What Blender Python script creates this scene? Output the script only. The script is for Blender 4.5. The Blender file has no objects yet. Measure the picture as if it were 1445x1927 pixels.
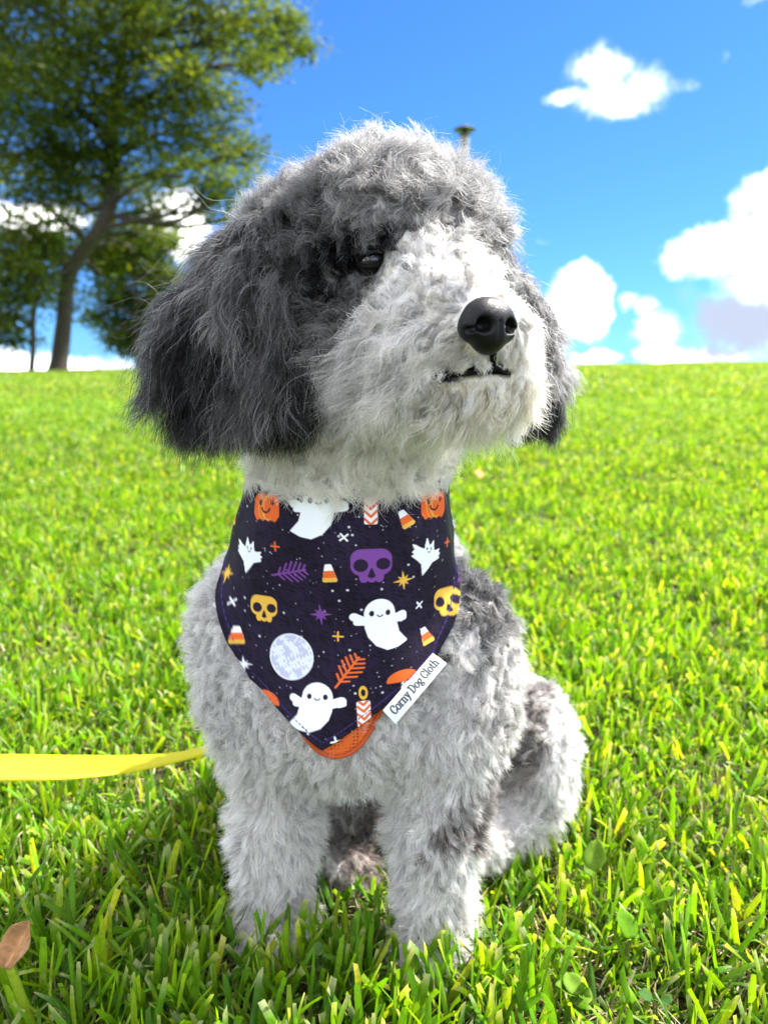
import bpy, math, random
import numpy as np
from mathutils import Vector, Matrix
from mathutils.kdtree import KDTree

rng = np.random.default_rng(7)
random.seed(7)
SC = bpy.context.scene
COL = SC.collection
PI = math.pi

# ------------------------------------------------------------------ camera
CAM_Z = 0.49
PITCH = math.radians(8.0)
FPX = 1500.0                       # focal length in pixels of the 1445 x 1927 photograph
cam_d = bpy.data.cameras.new('camera')
cam = bpy.data.objects.new('camera', cam_d)
COL.objects.link(cam)
cam.location = (0, 0, CAM_Z)
cam.rotation_euler = (PI / 2 - PITCH, 0, 0)
cam_d.sensor_fit = 'VERTICAL'
cam_d.sensor_height = 36.0
cam_d.lens = 36.0 * FPX / 1927.0
cam_d.clip_start = 0.02
cam_d.clip_end = 6000
cam_d.dof.use_dof = True
cam_d.dof.focus_distance = 0.575
cam_d.dof.aperture_fstop = 6.8
SC.camera = cam

# ------------------------------------------------------------------ light
SUN_EL = math.radians(50)
SUN_AZ = math.radians(64)          # clockwise from +Y (the way the camera looks)
sun_dir = Vector((math.sin(SUN_AZ) * math.cos(SUN_EL), math.cos(SUN_AZ) * math.cos(SUN_EL), math.sin(SUN_EL)))
sl = bpy.data.lights.new('sun', 'SUN')
sl.energy = 5.0
sl.angle = math.radians(0.53)
sl.color = (1.0, 0.955, 0.88)
so = bpy.data.objects.new('sun', sl)
COL.objects.link(so)
so.rotation_euler = sun_dir.to_track_quat('Z', 'Y').to_euler()
so.location = (3, 2, 6)
SKY_STRENGTH = 0.12
SC.view_settings.view_transform = 'Standard'
SC.view_settings.look = 'None'
SC.view_settings.gamma = 1
SC.view_settings.use_curve_mapping = False
SC.view_settings.exposure = 1.76
cy = SC.cycles
cy.use_denoising = True
try:
    cy.denoiser = 'OPENIMAGEDENOISE'
    cy.denoising_input_passes = 'RGB_ALBEDO_NORMAL'
except Exception:
    pass
cy.max_bounces = 14
cy.diffuse_bounces = 6
cy.glossy_bounces = 4
cy.transmission_bounces = 12
cy.sample_clamp_indirect = 8
SC.cycles_curves.shape = 'RIBBONS'


# ------------------------------------------------------------------ node helpers
def new_mat(name):
    m = bpy.data.materials.new(name)
    m.use_nodes = True
    nt = m.node_tree
    nt.nodes.clear()
    out = nt.nodes.new('ShaderNodeOutputMaterial')
    return m, nt, out


def N(nt, typ, **kw):
    n = nt.nodes.new(typ)
    for k, v in kw.items():
        if k.startswith('i_'):
            key = k[2:].replace('_', ' ')
            n.inputs[key].default_value = v
        else:
            setattr(n, k, v)
    return n


def link(nt, a, b):
    nt.links.new(a, b)


def mth(nt, op, a, b=None, c=None, clamp=False):
    n = nt.nodes.new('ShaderNodeMath')
    n.operation = op
    n.use_clamp = clamp
    for i, v in enumerate((a, b, c)):
        if v is None:
            continue
        if isinstance(v, (int, float)):
            n.inputs[i].default_value = v
        else:
            nt.links.new(v, n.inputs[i])
    return n.outputs[0]


def mix_col(nt, f, a, b, blend='MIX'):
    n = nt.nodes.new('ShaderNodeMix')
    n.data_type = 'RGBA'
    n.blend_type = blend
    for s, v in ((n.inputs[0], f), (n.inputs[6], a), (n.inputs[7], b)):
        if isinstance(v, (int, float)):
            s.default_value = v
        elif isinstance(v, tuple):
            s.default_value = (*v, 1) if len(v) == 3 else v
        else:
            nt.links.new(v, s)
    return n.outputs[2]


def smooth(nt, v, a, b):
    n = nt.nodes.new('ShaderNodeMapRange')
    n.interpolation_type = 'SMOOTHSTEP'
    n.inputs['From Min'].default_value = a
    n.inputs['From Max'].default_value = b
    nt.links.new(v, n.inputs['Value'])
    return n.outputs[0]


def noise(nt, vec, scale, detail=4, rough=0.55, dist=0.0):
    n = nt.nodes.new('ShaderNodeTexNoise')
    n.inputs['Scale'].default_value = scale
    n.inputs['Detail'].default_value = detail
    n.inputs['Roughness'].default_value = rough
    n.inputs['Distortion'].default_value = dist
    if vec is not None:
        nt.links.new(vec, n.inputs['Vector'])
    return n


# pixel of the photograph + distance along Y  ->  point in the world
CP, SP = math.cos(PITCH), math.sin(PITCH)


def P(u, v, Y):
    a = (u - 722.5) / FPX
    b = (963.5 - v) / FPX
    d = np.array([a, CP + b * SP, -SP + b * CP])
    return np.array([0, 0, CAM_Z]) + d * (Y / d[1])


def az_el(u, v):
    d = P(u, v, 1.0) - np.array([0, 0, CAM_Z])
    d /= np.linalg.norm(d)
    return math.atan2(d[0], d[1]), math.asin(d[2])


def project(p):
    q = np.asarray(p) - np.array([0, 0, CAM_Z])
    dep = q[..., 1] * CP - q[..., 2] * SP
    up = q[..., 1] * SP + q[..., 2] * CP
    return 722.5 + q[..., 0] / dep * FPX, 963.5 - up / dep * FPX


# ------------------------------------------------------------------ world: sky with fair-weather clouds
def build_world():
    w = bpy.data.worlds.new('World')
    SC.world = w
    w.use_nodes = True
    nt = w.node_tree
    nt.nodes.clear()
    out = nt.nodes.new('ShaderNodeOutputWorld')
    bg = nt.nodes.new('ShaderNodeBackground')
    bg.inputs['Strength'].default_value = SKY_STRENGTH
    link(nt, bg.outputs[0], out.inputs['Surface'])
    sky = nt.nodes.new('ShaderNodeTexSky')
    sky.sky_type = 'NISHITA'
    sky.sun_disc = False
    sky.sun_elevation = SUN_EL
    sky.sun_rotation = SUN_AZ
    sky.air_density = 1.0
    sky.dust_density = 0.25
    sky.ozone_density = 1.6
    tc = nt.nodes.new('ShaderNodeTexCoord')
    D = tc.outputs['Generated']
    # domain warp of the direction, so that the cloud outlines billow
    n1 = noise(nt, D, 9, 5, 0.6)
    sub = N(nt, 'ShaderNodeVectorMath', operation='SUBTRACT')
    link(nt, n1.outputs['Color'], sub.inputs[0])
    sub.inputs[1].default_value = (0.5, 0.5, 0.5)
    sc = N(nt, 'ShaderNodeVectorMath', operation='SCALE')
    link(nt, sub.outputs[0], sc.inputs[0])
    sc.inputs['Scale'].default_value = 0.040
    n2 = noise(nt, D, 34, 5, 0.62)
    sub2 = N(nt, 'ShaderNodeVectorMath', operation='SUBTRACT')
    link(nt, n2.outputs['Color'], sub2.inputs[0])
    sub2.inputs[1].default_value = (0.5, 0.5, 0.5)
    sc2 = N(nt, 'ShaderNodeVectorMath', operation='SCALE')
    link(nt, sub2.outputs[0], sc2.inputs[0])
    sc2.inputs['Scale'].default_value = 0.024
    ad = N(nt, 'ShaderNodeVectorMath', operation='ADD')
    link(nt, sc.outputs[0], ad.inputs[0])
    link(nt, sc2.outputs[0], ad.inputs[1])
    ad2 = N(nt, 'ShaderNodeVectorMath', operation='ADD')
    link(nt, D, ad2.inputs[0])
    link(nt, ad.outputs[0], ad2.inputs[1])
    sp = nt.nodes.new('ShaderNodeSeparateXYZ')
    link(nt, ad2.outputs[0], sp.inputs[0])
    az = mth(nt, 'ARCTAN2', sp.outputs[0], sp.outputs[1])
    el = mth(nt, 'ARCSINE', mth(nt, 'MAXIMUM', mth(nt, 'MINIMUM', sp.outputs[2], 0.999), -0.999))

    def blob(u, v, ru, rv, gain=1.0):
        a0, e0 = az_el(u, v)
        da = mth(nt, 'MULTIPLY', mth(nt, 'SUBTRACT', az, a0), FPX / ru)
        de = mth(nt, 'MULTIPLY', mth(nt, 'SUBTRACT', el, e0), FPX / rv)
        r2 = mth(nt, 'ADD', mth(nt, 'MULTIPLY', da, da), mth(nt, 'MULTIPLY', de, de))
        g = mth(nt, 'EXPONENT', mth(nt, 'MULTIPLY', r2, -0.7))
        return mth(nt, 'MULTIPLY', g, gain)

    def union(lst):
        acc = None
        for b in lst:
            o = blob(*b)
            acc = o if acc is None else mth(nt, 'SMOOTH_MAX', acc, o, .12)
        return acc
    solid = union([(1450, 400, 60, 60, 1), (1350, 478, 80, 46, 1.0), (1450, 520, 90, 46, .8),
                   (1090, 570, 44, 56, 1.3), (1240, 622, 60, 34, .8), (1185, 565, 26, 30, .6), (1290, 560, 40, 40, .5),
                   (1405, 605, 110, 56, .9), (1240, 664, 60, 20, .85), (1120, 672, 50, 14, .8), (1330, 668, 70, 18, .8), (1290, 500, 30, 26, .8), (1215, 580, 26, 22, .8), (1540, 440, 80, 120, 1),
                   (70, 410, 85, 30, 1), (325, 425, 62, 55, 1.1), (60, 690, 190, 26, .8), (320, 640, 120, 40, .55), (700, 690, 240, 24, .7),
                   (1640, 560, 160, 110, 1), (-220, 560, 160, 80, 1)])
    wisp = union([(1135, 135, 50, 34, .85), (1160, 195, 66, 28, 1.0), (1070, 188, 46, 16, .6), (1210, 160, 54, 34, .7),
                  (1275, 160, 46, 20, .55), (1196, 100, 18, 22, .35), (1020, 455, 30, 10, .40), (1368, 100, 16, 18, .36),
                  (1440, 4, 34, 8, .55), (1120, 480, 20, 10, .22)])
    # cumulus added outside the view, thickened to give neutral fill light
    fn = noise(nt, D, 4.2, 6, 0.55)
    fill_clouds = smooth(nt, fn.outputs['Fac'], 0.452, 0.572)
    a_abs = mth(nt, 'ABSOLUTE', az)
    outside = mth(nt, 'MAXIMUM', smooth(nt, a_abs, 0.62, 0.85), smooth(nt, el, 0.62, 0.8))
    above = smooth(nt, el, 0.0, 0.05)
    fill_clouds = mth(nt, 'MULTIPLY', mth(nt, 'MULTIPLY', fill_clouds, outside), above)
    det = noise(nt, D, 26, 6, 0.65)
    dsub = mth(nt, 'MULTIPLY', mth(nt, 'SUBTRACT', det.outputs['Fac'], 0.5), 1.1)
    ms = smooth(nt, mth(nt, 'ADD', solid, mth(nt, 'MULTIPLY', dsub, 0.75)), 0.36, 0.80)
    det2 = noise(nt, D, 18, 8, 0.7, 0.4)
    d2 = mth(nt, 'MULTIPLY', mth(nt, 'SUBTRACT', det2.outputs['Fac'], 0.5), 2.4)
    mw = mth(nt, 'MULTIPLY', smooth(nt, mth(nt, 'ADD', wisp, mth(nt, 'MULTIPLY', d2, wisp)), 0.30, 1.35), 0.92)
    m = mth(nt, 'MAXIMUM', mth(nt, 'MAXIMUM', ms, mw), fill_clouds, clamp=True)
    # grey undersides of the thick clouds
    grey = union([(1395, 612, 130, 50, 1.1), (1265, 560, 80, 34, .6), (1425, 395, 40, 14, .5), (1400, 520, 100, 22, .6), (1500, 560, 90, 30, .8)])
    inner = noise(nt, D, 13, 5, 0.6)
    gsh = smooth(nt, mth(nt, 'ADD', mth(nt, 'ADD', grey, mth(nt, 'MULTIPLY', dsub, 0.9)), mth(nt, 'MULTIPLY', mth(nt, 'SUBTRACT', inner.outputs['Fac'], 0.5), 1.6)), 0.0, 1.1)
    gsh = mth(nt, 'SUBTRACT', 1.0, mth(nt, 'POWER', mth(nt, 'SUBTRACT', 1.0, gsh), 2.6))
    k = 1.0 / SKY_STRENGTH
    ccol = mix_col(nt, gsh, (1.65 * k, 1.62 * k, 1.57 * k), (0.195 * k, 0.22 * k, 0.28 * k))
    tint = mix_col(nt, 1.0, sky.outputs[0], (0.150, 0.325, 0.60), 'MULTIPLY')
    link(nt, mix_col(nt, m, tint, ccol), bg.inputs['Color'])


build_world()


# ------------------------------------------------------------------ object helpers
def tag(o, label=None, cat=None, group=None, kind=None):
    if label:
        o['label'] = label
    if cat:
        o['category'] = cat
    if group:
        o['group'] = group
    if kind:
        o['kind'] = kind
    return o


def link_obj(name, data, parent=None):
    o = bpy.data.objects.new(name, data)
    COL.objects.link(o)
    if parent is not None:
        o.parent = parent
        o.matrix_parent_inverse = parent.matrix_basis.inverted()
    return o


def mesh_np(name, verts, faces, mat=None, parent=None, smooth_=True, colors=None):
    """verts (n,3); faces (m,3) or (m,4) arrays, or a list of such arrays"""
    me = bpy.data.meshes.new(name)
    verts = np.ascontiguousarray(verts, dtype=np.float32)
    fl = faces if isinstance(faces, list) else [faces]
    fl = [np.asarray(f, dtype=np.int32) for f in fl if len(f)]
    loops = np.concatenate([f.ravel() for f in fl])
    tot = np.concatenate([np.full(len(f), f.shape[1], dtype=np.int32) for f in fl])
    start = np.concatenate([[0], np.cumsum(tot)[:-1]]).astype(np.int32)
    me.vertices.add(len(verts))
    me.vertices.foreach_set('co', verts.ravel())
    me.loops.add(len(loops))
    me.loops.foreach_set('vertex_index', loops)
    me.polygons.add(len(tot))
    me.polygons.foreach_set('loop_start', start)
    me.polygons.foreach_set('use_smooth', np.full(len(tot), smooth_, dtype=bool))
    me.update(calc_edges=True)
    me.validate()
    if colors is not None:
        a = me.color_attributes.new('tint', 'FLOAT_COLOR', 'POINT')
        c = np.ones((len(verts), 4), dtype=np.float32)
        c[:, :3] = colors
        a.data.foreach_set('color', c.ravel())
    if mat:
        me.materials.append(mat)
    return link_obj(name, me, parent)


def tube(pts, radii, seg=8, cap=True):
    """verts, quads of a tube along pts"""
    pts = np.asarray(pts, float)
    n = len(pts)
    T = np.gradient(pts, axis=0)
    T /= np.linalg.norm(T, axis=1)[:, None] + 1e-12
    ref = np.array([0, 0, 1.0]) if abs(T[0][2]) < 0.9 else np.array([1.0, 0, 0])
    vs = []
    a = np.cross(T[0], ref)
    a /= np.linalg.norm(a)
    for i in range(n):
        a = a - T[i] * np.dot(a, T[i])
        a /= np.linalg.norm(a) + 1e-12
        b = np.cross(T[i], a)
        th = np.linspace(0, 2 * PI, seg, endpoint=False)
        vs.append(pts[i] + radii[i] * (np.cos(th)[:, None] * a + np.sin(th)[:, None] * b))
    V = np.concatenate(vs)
    F = []
    for i in range(n - 1):
        for j in range(seg):
            k = (j + 1) % seg
            F.append((i * seg + j, i * seg + k, (i + 1) * seg + k, (i + 1) * seg + j))
    if cap:
        for base, c in ((0, pts[0]), ((n - 1) * seg, pts[-1])):
            V = np.vstack([V, c])
            ci = len(V) - 1
            for j in range(seg):
                k = (j + 1) % seg
                F.append((base + j, base + k, ci, ci))
    F = np.array(F)
    tri = F[F[:, 2] == F[:, 3]][:, :3]
    quad = F[F[:, 2] != F[:, 3]]
    return V, quad, tri


class MB:
    """collects vertices and faces into one mesh"""
    def __init__(s):
        s.v, s.q, s.t, s.n, s.c = [], [], [], 0, []

    def add(s, V, Q=None, T=None, col=None):
        s.v.append(np.asarray(V, float))
        if Q is not None and len(Q):
            s.q.append(np.asarray(Q) + s.n)
        if T is not None and len(T):
            s.t.append(np.asarray(T) + s.n)
        if col is not None:
            s.c.append(np.tile(np.asarray(col, float), (len(V), 1)) if np.ndim(col) == 1 else col)
        s.n += len(V)

    def tube(s, pts, radii, seg=8, col=None):
        s.add(*tube(pts, radii, seg), col=col)

    def build(s, name, mat, parent=None, smooth_=True):
        fl = []
        if s.q:
            fl.append(np.concatenate(s.q))
        if s.t:
            fl.append(np.concatenate(s.t))
        return mesh_np(name, np.concatenate(s.v), fl, mat, parent, smooth_, np.concatenate(s.c) if s.c else None)


def revolve(profile, seg=24):
    pr = np.asarray(profile, float)
    th = np.linspace(0, 2 * PI, seg, endpoint=False)
    V = np.array([[r * math.cos(t), r * math.sin(t), z] for r, z in pr for t in th])
    Q = [(i * seg + j, i * seg + (j + 1) % seg, (i + 1) * seg + (j + 1) % seg, (i + 1) * seg + j)
         for i in range(len(pr) - 1) for j in range(seg)]
    return V, np.array(Q)


# smooth pseudo noise: a sum of sines, vector valued
class SinField:
    def __init__(s, wave, n=7, out=3, seed=0):
        r = np.random.default_rng(seed)
        k = r.normal(size=(n, 3))
        k /= np.linalg.norm(k, axis=1)[:, None]
        s.k = k * (2 * PI / wave) * r.uniform(0.6, 1.7, (n, 1))
        s.ph = r.uniform(0, 2 * PI, (n, out))
        s.a = 1.4 / math.sqrt(n)

    def __call__(s, p):
        return (np.sin((p @ s.k.T)[:, :, None] + s.ph[None]) * s.a).sum(1)


def sstep(x, a, b):
    t = np.clip((x - a) / (b - a), 0, 1)
    return t * t * (3 - 2 * t)


# ------------------------------------------------------------------ the lawn
def gz(x, y):
    x = np.asarray(x, float)
    y = np.asarray(y, float)
    crest = 1.37 + 0.0125 * x
    rise = sstep(y, -4.0, 24.0)
    rise0 = float(sstep(np.array(0.75), -4.0, 24.0))
    z = crest * (rise - rise0) / (1 - rise0)
    z = np.where(y > 24, crest - 0.0011 * (y - 24) ** 2 * (y < 60) - (y >= 60) * (0.0011 * 36 ** 2 + 0.01 * (y - 60)), z)
    z = np.where(y < -4, crest * (0 - rise0) / (1 - rise0), z)
    bump = 0.012 * np.sin(x * 1.3 + 0.6) * np.sin(y * 0.9) * sstep(y, 1.5, 5)
    far = sstep(np.hypot(x, y), 60, 200)
    z = np.maximum(z, -3.0)
    return (z + bump) * (1 - far) + far * np.minimum(z, 0.4)


def build_ground():
    def axis(lim, near, step):
        a = list(np.arange(-near, near + step / 2, step))
        x = near
        s = step
        while x < lim:
            s *= 1.22
            x += s
            a = [-x] + a + [x]
        return np.array(a)
    xs = axis(3000, 3, 0.1)
    ys = axis(3000, 3, 0.1)
    ys = ys[(ys > -200)]
    ys = np.unique(np.round(np.concatenate([ys, np.arange(3, 40, 0.5)]), 3))
    X, Y = np.meshgrid(xs, ys, indexing='ij')
    V = np.stack([X, Y, gz(X, Y) - 0.002], -1).reshape(-1, 3)
    ny = len(ys)
    I, J = np.meshgrid(np.arange(len(xs) - 1), np.arange(ny - 1), indexing='ij')
    b = (I * ny + J).ravel()
    Q = np.stack([b, b + ny, b + ny + 1, b + 1], 1)
    m, nt, out = new_mat('soil_and_thatch')
    bs = N(nt, 'ShaderNodeBsdfPrincipled')
    bs.inputs['Roughness'].default_value = 0.95
    bs.inputs['Specular IOR Level'].default_value = 0.15
    tc = nt.nodes.new('ShaderNodeTexCoord')
    p = tc.outputs['Object']
    n1 = noise(nt, p, 60, 6, 0.7)
    n2 = noise(nt, p, 3, 4, 0.6)
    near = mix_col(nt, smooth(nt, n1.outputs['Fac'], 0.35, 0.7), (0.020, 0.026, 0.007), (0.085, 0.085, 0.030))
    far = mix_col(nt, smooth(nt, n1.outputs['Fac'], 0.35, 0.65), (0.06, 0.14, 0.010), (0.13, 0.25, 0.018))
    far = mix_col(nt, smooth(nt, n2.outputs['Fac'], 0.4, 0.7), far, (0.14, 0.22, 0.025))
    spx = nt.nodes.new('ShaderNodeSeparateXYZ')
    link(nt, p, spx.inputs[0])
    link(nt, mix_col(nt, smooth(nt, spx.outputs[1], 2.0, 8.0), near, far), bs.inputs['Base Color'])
    bp = N(nt, 'ShaderNodeBump')
    bp.inputs['Strength'].default_value = 0.8
    bp.inputs['Distance'].default_value = 0.01
    link(nt, n1.outputs['Fac'], bp.inputs['Height'])
    link(nt, bp.outputs[0], bs.inputs['Normal'])
    link(nt, bs.outputs[0], out.inputs[0])
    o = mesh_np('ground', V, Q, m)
    tag(o, kind='structure')


build_ground()


def leaf_material(name, translucency=0.45, rough=0.45, spec=0.35, attr='tint', strength=1.0, trans_tint=(1.25, 1.15, 0.35)):
    m, nt, out = new_mat(name)
    at = N(nt, 'ShaderNodeAttribute', attribute_name=attr)
    tc = nt.nodes.new('ShaderNodeTexCoord')
    n1 = noise(nt, tc.outputs['Object'], 240, 3, 0.6)
    col = mix_col(nt, mth(nt, 'MULTIPLY', smooth(nt, n1.outputs['Fac'], 0.35, 0.75), 0.28), at.outputs['Color'], (0.02, 0.05, 0.008))
    bs = N(nt, 'ShaderNodeBsdfPrincipled')
    bs.inputs['Roughness'].default_value = rough
    bs.inputs['Specular IOR Level'].default_value = spec
    link(nt, col, bs.inputs['Base Color'])
    tr = N(nt, 'ShaderNodeBsdfTranslucent')
    link(nt, mix_col(nt, 1.0, col, trans_tint, 'MULTIPLY'), tr.inputs['Color'])
    mx = N(nt, 'ShaderNodeMixShader')
    mx.inputs[0].default_value = translucency
    link(nt, bs.outputs[0], mx.inputs[1])
    link(nt, tr.outputs[0], mx.inputs[2])
    link(nt, mx.outputs[0], out.inputs[0])
    return m


def blades(x, y, h, w, az, lean, bend, twist, col, rows=4, fold=0.0, tipw=0.75, tipcol=None, z0=-0.004):
    """grass blades as numpy: returns verts, quads, colours.  lean = angle from the vertical, bend = extra droop"""
    n = len(x)
    t = np.linspace(0, 1, rows + 1)
    dirx, diry = np.cos(az), np.sin(az)
    ang = lean[:, None] + bend[:, None] * t[None] ** 1.5
    ds = h[:, None] / rows
    hor = np.concatenate([np.zeros((n, 1)), np.cumsum(np.sin(ang[:, 1:]) * ds, 1)], 1)
    ver = np.concatenate([np.zeros((n, 1)), np.cumsum(np.cos(ang[:, 1:]) * ds, 1)], 1)
    cx = x[:, None] + hor * dirx[:, None]
    cyy = y[:, None] + hor * diry[:, None]
    cz = (gz(x, y) + z0)[:, None] + ver
    wd = w[:, None] * np.interp(t, [0, .25, .8, 1], [.75, 1, .97, .95])[None] * 0.5
    wd[:, -1] *= tipw
    ta = twist[:, None] + az[:, None] + PI / 2 + 0.35 * t[None] * np.sign(twist)[:, None]
    wx, wy = np.cos(ta), np.sin(ta)
    cols = 3 if fold > 0 else 2
    if cols == 3:
        # the midrib lies lower than the margins along the blade's own normal
        nx_, ny_, nz_ = np.cos(ang) * dirx[:, None], np.cos(ang) * diry[:, None], -np.sin(ang)
        L = np.stack([cx - wx * wd + nx_ * wd * fold, cyy - wy * wd + ny_ * wd * fold, cz + nz_ * wd * fold], -1)
        M = np.stack([cx, cyy, cz], -1)
        R = np.stack([cx + wx * wd + nx_ * wd * fold, cyy + wy * wd + ny_ * wd * fold, cz + nz_ * wd * fold], -1)
        # the mown tip is cut slantwise
        cut = rng.uniform(-0.5, 0.5, n) * w
        L[:, -1, 2] += cut
        R[:, -1, 2] -= cut
        V = np.stack([L, M, R], 2)
    else:
        L = np.stack([cx - wx * wd, cyy - wy * wd, cz], -1)
        R = np.stack([cx + wx * wd, cyy + wy * wd, cz], -1)
        V = np.stack([L, R], 2)
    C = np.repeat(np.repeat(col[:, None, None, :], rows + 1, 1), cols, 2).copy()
    foot_tip_tone = np.interp(t, [0, .35, 1], [0.75, 1, 1.05])[None, :, None, None]  # blade colour darker at the foot, slightly lighter at the tip
    C *= foot_tip_tone
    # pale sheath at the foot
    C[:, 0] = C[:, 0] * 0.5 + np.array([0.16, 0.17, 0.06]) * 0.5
    if cols == 3:
        C[:, :, 1] = C[:, :, 1] * 1.2
    if tipcol is not None:
        k = tipcol[:, None, None]
        C[:, -1] = C[:, -1] * (1 - k) + np.array([0.52, 0.52, 0.32]) * k
    V = V.reshape(-1, 3)
    base = (np.arange(n) * (rows + 1) * cols)[:, None, None]
    r = np.arange(rows)[None, :, None] * cols
    c = np.arange(cols - 1)[None, None, :]
    b = (base + r + c).ravel()
    Q = np.stack([b, b + 1, b + 1 + cols, b + cols], 1)
    return V, Q, C.reshape(-1, 3)


GREENS = np.array([[0.115, 0.265, 0.012], [0.160, 0.320, 0.015], [0.082, 0.205, 0.014], [0.225, 0.355, 0.022], [0.060, 0.150, 0.018], [0.32, 0.38, 0.045]])


def grass_cols(n, p=(.28, .27, .17, .14, .1, .04)):
    c = GREENS[rng.choice(len(GREENS), n, p=p)]
    return c * rng.uniform(0.75, 1.25, (n, 1)) * rng.uniform(0.93, 1.07, (n, 3))


# filled in by the dog: keeps roots of grass out of its feet and rump
def free_of_dog(x, y):
    p = np.stack([x, y, np.full_like(x, 0.02)], -1)
    d = np.ones(len(x))
    near = (np.abs(x) < 0.4) & (y > 0.45) & (y < 1.3)
    if near.any():
        d[near] = dog_sdf(p[near])
    return d > 0.004


def scatter(n, y0, y1, pw, half=0.62, extra=0.35):
    """points in the camera's wedge and well beside it; density falls as Y**-pw"""
    u = rng.random(n)
    if abs(pw - 1) < 1e-6:
        y = y0 * (y1 / y0) ** u
    else:
        e = 2 - pw
        y = (y0 ** e + u * (y1 ** e - y0 ** e)) ** (1 / e) if abs(e) > 1e-6 else y0 * (y1 / y0) ** u
    x = rng.uniform(-1, 1, n) * (y * half + extra)
    return x, y


def build_grass():
    mg = leaf_material('grass_blade', 0.5, 0.42, 0.16, trans_tint=(1.55, 1.3, .22))
    V, Q, C, off = [], [], [], 0

    def put(v, q, c):
        nonlocal off
        V.append(v)
        Q.append(q + off)
        C.append(c)
        off += len(v)

    def tufts(nt_, per, y0, y1, pw, h, w, rows, fold, lean=(0.1, 0.95), spread=0.012, half=0.80, extra=0.35, p=None):
        x, y = scatter(nt_, y0, y1, pw, half, extra)
        n = nt_ * per
        xx = np.repeat(x, per) + rng.normal(0, spread, n)
        yy = np.repeat(y, per) + rng.normal(0, spread, n)
        ok = free_of_dog(xx, yy)
        xx, yy = xx[ok], yy[ok]
        n = len(xx)
        hh = rng.uniform(h[0], h[1], n) * (0.85 + 0.3 * np.sin(xx * 9 + 1) * np.sin(yy * 8))
        ww = rng.uniform(w[0], w[1], n)
        le = rng.uniform(lean[0], lean[1], n) ** 1.3
        c = grass_cols(n) if p is None else grass_cols(n, p)
        put(*blades(xx, yy, hh, ww, rng.uniform(0, 2 * PI, n), le, rng.normal(0.25, 0.35, n), rng.normal(0, 0.8, n),
                    c, rows, fold, rng.uniform(.6, .95), (rng.random(n) < (0.6 if rows >= 5 else 0.25)) * rng.uniform(.3, 1, n)))
    # broad, mown blades near the camera
    tufts(3400, 4, 0.36, 1.25, 0.6, (0.032, 0.085), (0.0036, 0.0076), 5, 0.5, extra=0.35)
    tufts(7600, 3, 0.36, 1.25, 0.6, (0.02, 0.046), (0.0025, 0.0055), 3, 0.25, lean=(.2, 1.2), extra=0.35)
    # the blades that stand round the forepaws
    m_ = 520
    x, y = rng.uniform(-.20, .14, m_), rng.uniform(.50, .655, m_)
    ok = free_of_dog(x, y)
    x, y = x[ok], y[ok]
    m_ = len(x)
    put(*blades(x, y, rng.uniform(.045, .072, m_), rng.uniform(.0045, .0075, m_), rng.uniform(0, 2 * PI, m_), rng.uniform(.05, .55, m_), rng.normal(.2, .3, m_),
                rng.normal(0, .8, m_), grass_cols(m_), 5, .35, .8, (rng.random(m_) < .4) * .7))
    tufts(13500, 4, 1.15, 3.2, 1.2, (0.035, 0.062), (0.005, 0.009), 3, 0.3)
    tufts(26000, 3, 3.0, 9, 1.5, (0.035, 0.06), (0.008, 0.014), 2, 0, spread=0.03)
    tufts(54000, 2, 8.5, 27, 1.7, (0.035, 0.06), (0.016, 0.035), 1, 0, spread=0.06)
    # a few long runners that arch over
    n = 160
    x, y = scatter(n, 0.42, 1.6, 0.8, extra=0.15)
    ok = free_of_dog(x, y)
    x, y = x[ok], y[ok]
    n = len(x)
    put(*blades(x, y, rng.uniform(.06, .085, n), rng.uniform(.003, .0055, n), rng.uniform(0, 2 * PI, n), rng.uniform(.1, .5, n),
                rng.uniform(.9, 1.9, n), rng.normal(0, .5, n), grass_cols(n), 7, 0.3, .4, np.zeros(n)))
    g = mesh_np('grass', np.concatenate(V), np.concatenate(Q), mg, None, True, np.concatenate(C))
    tag(g, 'bright green lawn grass of broad mown blades covering the slope', 'grass', kind='stuff')
    # dead straw and thatch between the blades
    ms = leaf_material('dry_straw', 0.15, 0.8, 0.1, trans_tint=(1, .9, .6))
    n = 24000
    x, y = scatter(n, 0.36, 2.6, 1.0, extra=0.35)
    ok = free_of_dog(x, y)
    x, y = x[ok], y[ok]
    n = len(x)
    c = np.array([[.36, .29, .16], [.26, .19, .09], [.45, .40, .26], [.16, .11, .06]])[rng.integers(0, 4, n)] * rng.uniform(.7, 1.2, (n, 1))
    v, q, cc = blades(x, y, rng.uniform(.012, .04, n), rng.uniform(.0007, .0022, n), rng.uniform(0, 2 * PI, n), rng.uniform(.5, 1.75, n),
                      rng.normal(0, .6, n), rng.normal(0, 1, n), c, 3, 0, .5, None, 0.006)
    st = mesh_np('straw', v, q, ms, None, True, cc)
    tag(st, 'dry tan straw and thatch lying between the grass blades', 'dry grass', kind='stuff')


# ------------------------------------------------------------------ signed distance modelling
def ell(c, r, rot=None):
    c = np.asarray(c, float)
    r = np.asarray(r, float)
    R = np.eye(3) if rot is None else np.array(rot)

    def f(p):
        q = (p - c) @ R
        k0 = np.sqrt(((q / r) ** 2).sum(-1))
        k1 = np.sqrt(((q / (r * r)) ** 2).sum(-1))
        return k0 * (k0 - 1) / np.maximum(k1, 1e-9)
    return f


def cone(a, b, ra, rb):
    a = np.asarray(a, float)
    b = np.asarray(b, float)
    ab = b - a
    L2 = ab @ ab

    def f(p):
        t = np.clip(((p - a) @ ab) / L2, 0, 1)
        d = np.linalg.norm(p - (a + t[..., None] * ab), axis=-1)
        return d - (ra + (rb - ra) * t)
    return f


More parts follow.
